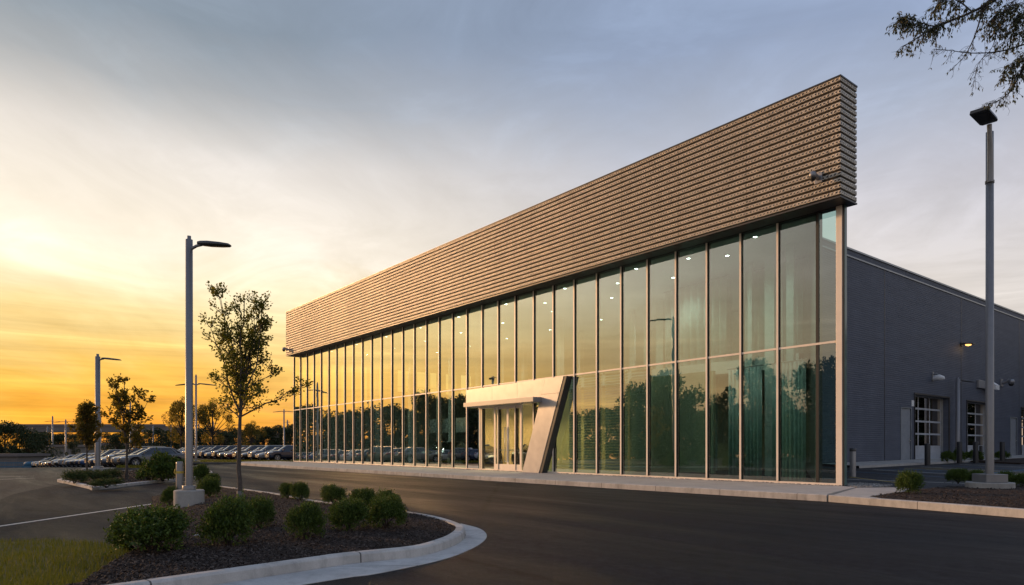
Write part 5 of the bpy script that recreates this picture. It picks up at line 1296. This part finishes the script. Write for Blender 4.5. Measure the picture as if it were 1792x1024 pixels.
# ------------------------------------------------------------------ cars
from mathutils.bvhtree import BVHTree
def car_proto(kind):
    suv = kind == 'suv'
    o = empty('parked_car', (0, 0, 0)); Hh = 1.66 if suv else 1.44; gz = .18 if suv else .0
    # lower body: stations along x (front = +x): (x, z low, z belt edge, half width, z crown)
    if suv: st = [(2.28, .42, .78, .66, .82), (2.22, .30, .92, .80, .98), (2.0, .26, 1.0, .89, 1.06), (1.45, .24, 1.06, .92, 1.12), (.95, .24, 1.08, .93, 1.14), (0, .24, 1.09, .93, 1.1), (-1.0, .24, 1.10, .93, 1.1), (-1.8, .26, 1.11, .90, 1.12), (-2.2, .32, 1.10, .86, 1.12), (-2.28, .48, 1.0, .78, 1.02)]
    else: st = [(2.38, .40, .60, .62, .63), (2.30, .27, .70, .78, .75), (2.05, .20, .79, .87, .85), (1.5, .18, .88, .90, .94), (.95, .18, .93, .91, .98), (0, .18, .95, .915, .96), (-1.0, .18, .97, .91, .98), (-1.7, .20, .99, .89, 1.02), (-2.2, .28, .98, .84, 1.02), (-2.36, .45, .88, .74, .92)]
    mb = MB(); V = []; n = 14
    for (x, zl, zb, w, zc) in st:
        zm = zl + (zb - zl)*.58
        half = [(0, zc), (w*.55, zc - .015), (w*.86, zb + .015), (w*.965, zb - .05), (w, zm), (w*.985, zl + .16), (w*.93, zl), ]
        ring = half + [(-y, z) for y, z in half[1:][::-1]] + [(0, zl)]
        V += [(x, y, z) for y, z in ring]; n = len(ring)
    mb.add(V, [(i*n+j, i*n+(j+1) % n, (i+1)*n+(j+1) % n, (i+1)*n+j) for i in range(len(st)-1) for j in range(n)], 0, True)
    mb.add(V[:n], [tuple(range(n))[::-1]], 0, True); mb.add(V[-n:], [tuple(range(n))], 0, True)
    me = mb.mesh('car_body', M['paint']); bm = bmesh.new(); bm.from_mesh(me); bmesh.ops.remove_doubles(bm, verts=bm.verts, dist=1e-4); bmesh.ops.recalc_face_normals(bm, faces=bm.faces); bm.to_mesh(me); bm.free()
    body = link('body', me, o)
    WX = (1.40, -1.38); WR = .35 if suv else .325; wy = .80
    # wheel arches
    cut = MB()
    for x in WX:
        for s in (-1, 1): cut.tube([(x, s*.52, WR + .02), (x, s*1.2, WR + .02)], WR + .065, 24)
    co_ = link('cutter', cut.mesh('cutter', M['black']))
    sd = body.modifiers.new('s', 'SUBSURF'); sd.levels = 2; sd.render_levels = 2
    bo = body.modifiers.new('b', 'BOOLEAN'); bo.object = co_; bo.operation = 'DIFFERENCE'; bo.solver = 'EXACT'
    dg = bpy.context.evaluated_depsgraph_get(); me2 = bpy.data.meshes.new_from_object(body.evaluated_get(dg)); body.modifiers.clear(); body.data = me2
    me2.polygons.foreach_set('use_smooth', [True]*len(me2.polygons)); bpy.data.objects.remove(co_)
    bv = BVHTree.FromPolygons([v.co[:] for v in me2.vertices], [tuple(p.vertices) for p in me2.polygons])
    def patch(name, f, dr_, mat, nu=7, nv=3, off=.010):
        V = []; ok = True
        for i in range(nu):
            for j in range(nv):
                y, z = f(i/(nu-1), j/(nv-1)); h = bv.ray_cast(Vector((4*dr_, y, z)), Vector((-dr_, 0, 0)))
                q = h[0] if h[0] is not None else bv.find_nearest(Vector((2.2*dr_, y, z)))[0]
                nn = h[1] if h[0] is not None else Vector((dr_, 0, 0))
                if abs(q.x) < 1.85: q = bv.find_nearest(Vector((1.85*dr_, y, z)))[0]; nn = Vector((0, 1 if y > 0 else -1, 0))
                V.append(q + (nn if nn.dot(Vector((dr_, 0, 0))) >= -.2 else -nn)*off)
        m_ = MB(); m_.add(V, [(i*nv+j, (i+1)*nv+j, (i+1)*nv+j+1, i*nv+j+1) for i in range(nu-1) for j in range(nv-1)], 0, True)
        ob = m_.build(name, mat, o); sd_ = ob.modifiers.new('t', 'SOLIDIFY'); sd_.thickness = .03; sd_.offset = 0
        return ob
    lin = MB(); lin.box(-2.0, 2.0, -.62, .62, .26 + gz*.3, .62); lin.build('underbody', M['black'], o)
    # greenhouse
    if suv: lo = [(1.12, .74), (.95, .84), (0, .86), (-1.0, .86), (-1.75, .83), (-2.12, .70)]; hi = [(.34, .56), (.22, .63), (-.3, .665), (-1.0, .66), (-1.6, .63), (-1.86, .54)]; zl = 1.05
    else: lo = [(1.22, .70), (1.02, .82), (0, .85), (-.9, .84), (-1.45, .78), (-1.86, .62)]; hi = [(.32, .50), (.20, .575), (-.25, .60), (-.70, .595), (-.98, .56), (-1.12, .48)]; zl = .91
    zh = Hh - .05
    def ring_pts(P, z): return [(x, y, z) for x, y in P] + [(x, -y, z) for x, y in P[::-1]]
    m1 = [((a[0]*.45 + b[0]*.55), (a[1]*.45 + b[1]*.55) + .035) for a, b in zip(lo, hi)]
    rings = [ring_pts(lo, zl), ring_pts(m1, zl + (zh - zl)*.56), ring_pts(hi, zh)]; n = 12; V = sum(rings, [])
    g_ = MB(); g_.add(V, [(i*n+j, i*n+(j+1) % n, (i+1)*n+(j+1) % n, (i+1)*n+j) for i in range(2) for j in range(n)], 0, True); g_.build('window_glass', M['car_glass'], o)
    rf = MB(); hi2 = [(x + (.03 if i < 2 else -.03 if i > 3 else 0), y + .012) for i, (x, y) in enumerate(hi)]; V = ring_pts(hi2, zh - .012) + ring_pts([(x*.97 - .01, y*.93) for x, y in hi2], zh + .03) + ring_pts([(x*.75 - .1, y*.55) for x, y in hi2], zh + .052)
    rf.add(V, [(i*n+j, i*n+(j+1) % n, (i+1)*n+(j+1) % n, (i+1)*n+j) for i in range(2) for j in range(n)], 0, True); rf.add(V[-n:], [tuple(range(n))], 0, True); rf.add(V[:n], [tuple(range(n))[::-1]]); rf.build('roof', M['paint'], o)
    for s in (-1, 1):
        pl = MB()
        for (i, w) in ((1, .05), (4, .07), (5, .07), (0, .03)):
            a = Vector((lo[i][0], s*lo[i][1]*1.005, zl)); m = Vector((m1[i][0], s*(m1[i][1]*1.005), zl + (zh - zl)*.56)); b = Vector((hi[i][0], s*hi[i][1]*1.008, zh)); pl.tube([a, m, b], w*.55, 6)
        a = Vector((-.28 if not suv else -.35, s*.862, zl)); b = Vector((-.32 if not suv else -.42, s*.61, zh)); pl.tube([a, a.lerp(b, .56) + Vector((0, s*.036, 0)), b], .03, 6)
        pl.build('pillar', M['paint'], o)
        mi = MB(); mi.tube([(.86, s*.88, zl + .06), (.82, s*.97, zl + .10)], .03, 6); mi.add([(.90, s*.95, zl + .05), (.90, s*1.10, zl + .06), (.90, s*1.10, zl + .19), (.90, s*.95, zl + .20), (.76, s*.96, zl + .06), (.76, s*1.08, zl + .07), (.76, s*1.08, zl + .18), (.76, s*.96, zl + .19)], [(0,1,2,3),(7,6,5,4),(0,4,5,1),(1,5,6,2),(2,6,7,3),(3,7,4,0)]); mi.build('mirror', M['paint'], o)
        zhl = st[1][2] - .03; wF = st[1][3]; zt = st[-2][2] - .07; wR = st[-2][3]
        patch('headlight', lambda u, v: (s*(wF*.50 + u*(wF*.62)), zhl - .09 + v*(.13 - .03*u) + u*.075), 1, M['lens'])
        patch('tail_light', lambda u, v: (s*(wR*.48 + u*(wR*.60)), zt - .10 + v*.16 + u*.02), -1, M['red_lens'])
        for x in WX:
            w = empty('wheel', (x, s*wy, WR)); w.parent = o
            t = MB(); pr = [(WR*.66, -.10), (WR*.93, -.115), (WR, -.08), (WR, .08), (WR*.93, .115), (WR*.66, .10)]; k = 28
            V = [(r*math.cos(2*PI*j/k), yy, r*math.sin(2*PI*j/k)) for r, yy in pr for j in range(k)]; t.add(V, [(i*k+j, i*k+(j+1) % k, ((i+1) % 6)*k+(j+1) % k, ((i+1) % 6)*k+j) for i in range(6) for j in range(k)], 0, True); t.build('tyre', M['rubber'], w)
            r_ = MB(); ro = WR*.67; yo = s*.07
            r_.tube([(0, s*.02, 0), (0, yo + s*.02, 0)], .055, 12)
            for j in range(10):
                an = 2*PI*j/10 + (.13 if j % 2 else -.13); r_.tube([(.04*math.cos(an), yo + s*.015, .04*math.sin(an)), (ro*.98*math.cos(an), yo + s*.028, ro*.98*math.sin(an))], .017, 5)
            V = [(r*math.cos(2*PI*j/k), yy*s, r*math.sin(2*PI*j/k)) for r, yy in ((ro*.9, .0), (ro*.93, .10), (ro*1.01, .108), (ro*1.01, .02)) for j in range(k)]; r_.add(V, [(i*k+j, i*k+(j+1) % k, ((i+1) % 4)*k+(j+1) % k, ((i+1) % 4)*k+j) for i in range(4) for j in range(k)], 0, True); r_.build('rim', M['rim'], w)
            V = None; h_ = MB(); h_.tube([(0, -.06*s, 0), (0, 0.0, 0)], ro*.92, 20); h_.build('hub', M['black'], w)
        dh = MB()
        for xx in (.10, -.92): dh.tube([(xx, s*.925 if suv else s*.913, zl - .10), (xx - .16, s*.925 if suv else s*.913, zl - .095)], .013, 6)
        dh.build('door_handle', M['rim'], o)
        sm_ = MB(); sm_.tube([(1.05, s*(.935 if suv else .915), .30 + gz), (-1.0, s*(.935 if suv else .915), .30 + gz)], .05, 6); sm_.build('sill', M['black'], o)
    zg = st[1][2] - .16
    patch('grille', lambda u, v: ((u - .5)*.86, zg - .10 + v*.15), 1, M['black'])
    patch('air_intake', lambda u, v: ((u - .5)*1.1, st[1][1] + .05 + v*.11), 1, M['black'])
    patch('number_plate', lambda u, v: ((u - .5)*.5, .66 + gz + v*.12), -1, M['white_paint'])
    return o
PROTO = {'sedan': car_proto('sedan'), 'suv': car_proto('suv')}
used = {'sedan': False, 'suv': False}
def car(kind, x, y, rz, col, label, group=None, z=None):
    o = PROTO[kind] if not used[kind] else copy_tree(PROTO[kind]); used[kind] = True
    z = terr(x, y) if z is None else z
    o.location = (x, y, z); o.rotation_euler = (0, 0, rz); tag(o, label, 'car')
    if group: o['group'] = group
    elif 'group' in o: del o['group']
    for c in o.children:
        if c.name.split('.')[0] in ('body', 'roof', 'pillar', 'mirror'): c.color = (*col, 1)
    return o
CO = {'silver': (.26, .27, .28), 'grey': (.12, .125, .135), 'dark blue': (.012, .024, .06), 'white': (.5, .5, .49), 'black': (.012, .012, .014), 'dark red': (.10, .014, .016), 'blue grey': (.06, .085, .12), 'dark green': (.018, .03, .028), 'bronze': (.12, .095, .07), 'blue': (.02, .07, .20), 'pale grey': (.17, .18, .19)}
OR = ['first', 'second', 'third', 'fourth', 'fifth', 'sixth', 'seventh', 'eighth', 'ninth', 'tenth', 'eleventh', 'twelfth', 'thirteenth', 'fourteenth', 'fifteenth', 'sixteenth', 'seventeenth', 'eighteenth', 'nineteenth', 'twentieth', 'twenty first', 'twenty second', 'twenty third', 'twenty fourth', 'twenty fifth', 'twenty sixth']
hd = math.atan2(-IN.y, -IN.x)        # cars look out from the glass front's direction
rr = random.Random(15)
# left row: front corners start at image column 207
u0 = Vector(((207 - HX) / F * 49.6, 49.6, 0)); s = 0.0
cols = ['grey', 'pale grey', 'bronze', 'blue grey', 'white', 'dark blue', 'pale grey', 'blue', 'dark blue', 'black', 'blue grey', 'white', 'silver', 'black', 'white', 'dark red', 'grey', 'silver', 'black', 'pale grey', 'silver', 'white']
for i in range(22):
    c0 = u0 + DV * s + IN * 2.35; kind = 'sedan' if i in (0, 1, 3, 5, 7, 10, 13) or rr.random() < .5 else 'suv'
    lab = 'grey sedan seen side on at the near end of the left car row' if i == 0 else f'{cols[i]} car, {OR[i]} in the left row counting from the side on grey sedan'
    car(kind, c0.x, c0.y, hd + rr.uniform(-.03, .03), CO[cols[i]], lab, 'cars parked in the left row')
    s += 2.75 + .15*i
# right row: begins beside the far glass corner
u1 = Vector(((466 - HX) / F * 71, 71, 0)); dr = Vector((-.66, .75, 0)).normalized(); s = 0
cols2 = ['dark blue', 'pale grey', 'blue grey', 'black', 'bronze', 'dark red', 'dark green', 'black', 'grey', 'dark blue', 'silver', 'grey', 'black', 'white', 'pale grey', 'grey']
for i in range(16):
    c0 = u1 + dr * s + IN * 2.3; kind = 'suv' if i in (0, 2, 4, 7, 9, 12, 14) else 'sedan'
    lab = 'dark blue hatchback at the glass corner end of the right car row' if i == 0 else f'{cols2[i]} car, {OR[i]} in the right row counting from the glass corner'
    car(kind, c0.x, c0.y, hd + rr.uniform(-.03, .03), CO[cols2[i]], lab, 'cars parked in the right row'); s += 2.42
# rows further back: only roofs and windscreens show
cn = list(CO)
for row, (off, n_) in enumerate(((17, 16), (23, 16))):
    for i in range(n_):
        c0 = u1 + dr * (i * 2.75 + 35) + IN * off; car('suv' if rr.random() < .5 else 'sedan', c0.x, c0.y, hd + (PI if row else 0), CO[cn[rr.randrange(len(cn))]] if rr.random() < .5 else CO['white'], 'car of the hidden rows with only its roof showing behind the right row', 'cars in the rows behind the right row')
for row, (off, n_) in enumerate(((5.3, 14),)):
    for i in range(n_):
        c0 = u0 + DV * (i * 3.3 + 24) + IN * (off + 2.35); car('suv' if rr.random() < .5 else 'sedan', c0.x, c0.y, hd + PI, CO[cn[rr.randrange(len(cn))]], 'car of the hidden row with only its roof showing behind the left row', 'cars in the row behind the left row')
# display cars inside the showroom
for i, (px, y, col, k, a) in enumerate(((722, -4.2, 'black', 'suv', .5), (800, -4.6, 'dark blue', 'sedan', .6), (872, -5.0, 'black', 'suv', .45))):
    t = t_at(px) + 2.5; P = FP(t, y); car(k, P.x, P.y, hd + a, CO[col], ('black car on show behind the glass, left of the other display cars', 'dark blue sedan on show behind the glass between two black cars', 'black car on show behind the glass nearest the entrance portal')[i], 'cars on show inside', HF + .012)
# out on the lot to the left, mirrored low in the glass
for i in range(16):
    P = mirror(pt(530 + i*24, 783, 98 - i*1.2))
    if in_view(P): continue
    car('suv' if i % 3 == 0 else 'sedan', P.x, P.y, hd + 1.0 + rr.uniform(-.05, .05), CO[cn[i % len(cn)]], 'car parked out on the left lot, mirrored low in the glass', 'cars out on the left lot')

# ------------------------------------------------------------------ far structures
def house(px0, px1, ytop, D, dep, label, roofh=.6, mat=None, z0=None):
    a, b = pt(px0, ytop, D), pt(px1, ytop, D); z0 = terr(a.x, a.y) if z0 is None else z0
    o = empty('low_building', ((a.x+b.x)/2, D, z0)); tag(o, label, 'building'); w = (b.x - a.x) / 2; h = a.z - z0
    m = MB(); m.box(-w, w, 0, dep, -.3, h); m.build('wall', mat or M['brick'], o)
    m = MB(); m.box(-w - .5, w + .5, -.5, dep + .5, h + .001, h + roofh); m.build('roof', M['far_conc'], o)
    for i in range(int(w * 2 / 5)):
        x = -w + 2.5 + i*5; m = MB(); m.box(x - .9, x + .9, -.06, -.002, h*.35, h*.7); m.build('window', M['glass_dark'], o)
house(54, 122, 782.5, 172, 14, 'long low grey building beyond the left end of the car row')
house(180, 238, 780, 150, 12, 'low pale roofed building behind the median tree')
house(-40, 30, 799, 128, 8, 'low open shed at the far left edge', .5)
br = empty('road_bridge', (pt(105, 783, 255).x, 255, -3)); tag(br, 'long flat concrete road bridge beyond the trees on the left', 'bridge')
x0, x1 = pt(40, 0, 255).x - pt(105, 0, 255).x, pt(290, 0, 255).x - pt(105, 0, 255).x
m = MB(); m.box(x0 - 30, x1, 0, 10, 7.2 + 3, 9.2 + 3); m.build('deck', M['far_conc'], br)
m = MB(); m.box(x0 - 30, x1, -.2, 0, 9.2 + 3, 10.1 + 3); m.build('parapet', M['far_conc'], br)
for i in range(6): m = MB(); xx = x0 + 2 + i*18; m.box(xx, xx + 1.4, 2, 8, 0, 10.2); m.build('pier', M['far_conc'], br)
P = pt(4, 783, 122); o = empty('barrier_fence', (P.x, P.y, terr(P.x, P.y))); tag(o, 'blue mesh barrier fence at the far left edge of the lot', 'fence')
m = MB(); [m.box(-6 + i*1.6, -5.93 + i*1.6, -.03, .03, 0, 1.1) for i in range(8)]; m.build('post', M['grey_metal'], o)
m = MB(); m.box(-6, 5.3, -.045, -.031, .12, .30); m.box(-6, 5.3, -.045, -.031, .86, 1.02); [m.box(-6 + i*.32, -5.93 + i*.32, -.044, -.032, .30, .86) for i in range(36)]; m.build('fence_panel', M['blue'], o)
P = pt(51, 783, 120); o = empty('covered_load', (P.x, P.y, terr(P.x, P.y))); tag(o, 'low load under a bright blue tarpaulin at the end of the left car row', 'covered load')
m = MB(); m.tube([(-.75, 0, .5), (-.55, 0, .55), (.5, 0, .6), (.75, 0, .5)], [.3, .62, .62, .3], 14, flat=.8); m.box(-.8, .8, -.6, .6, 0, .35); m.build('tarpaulin', M['blue'], o)
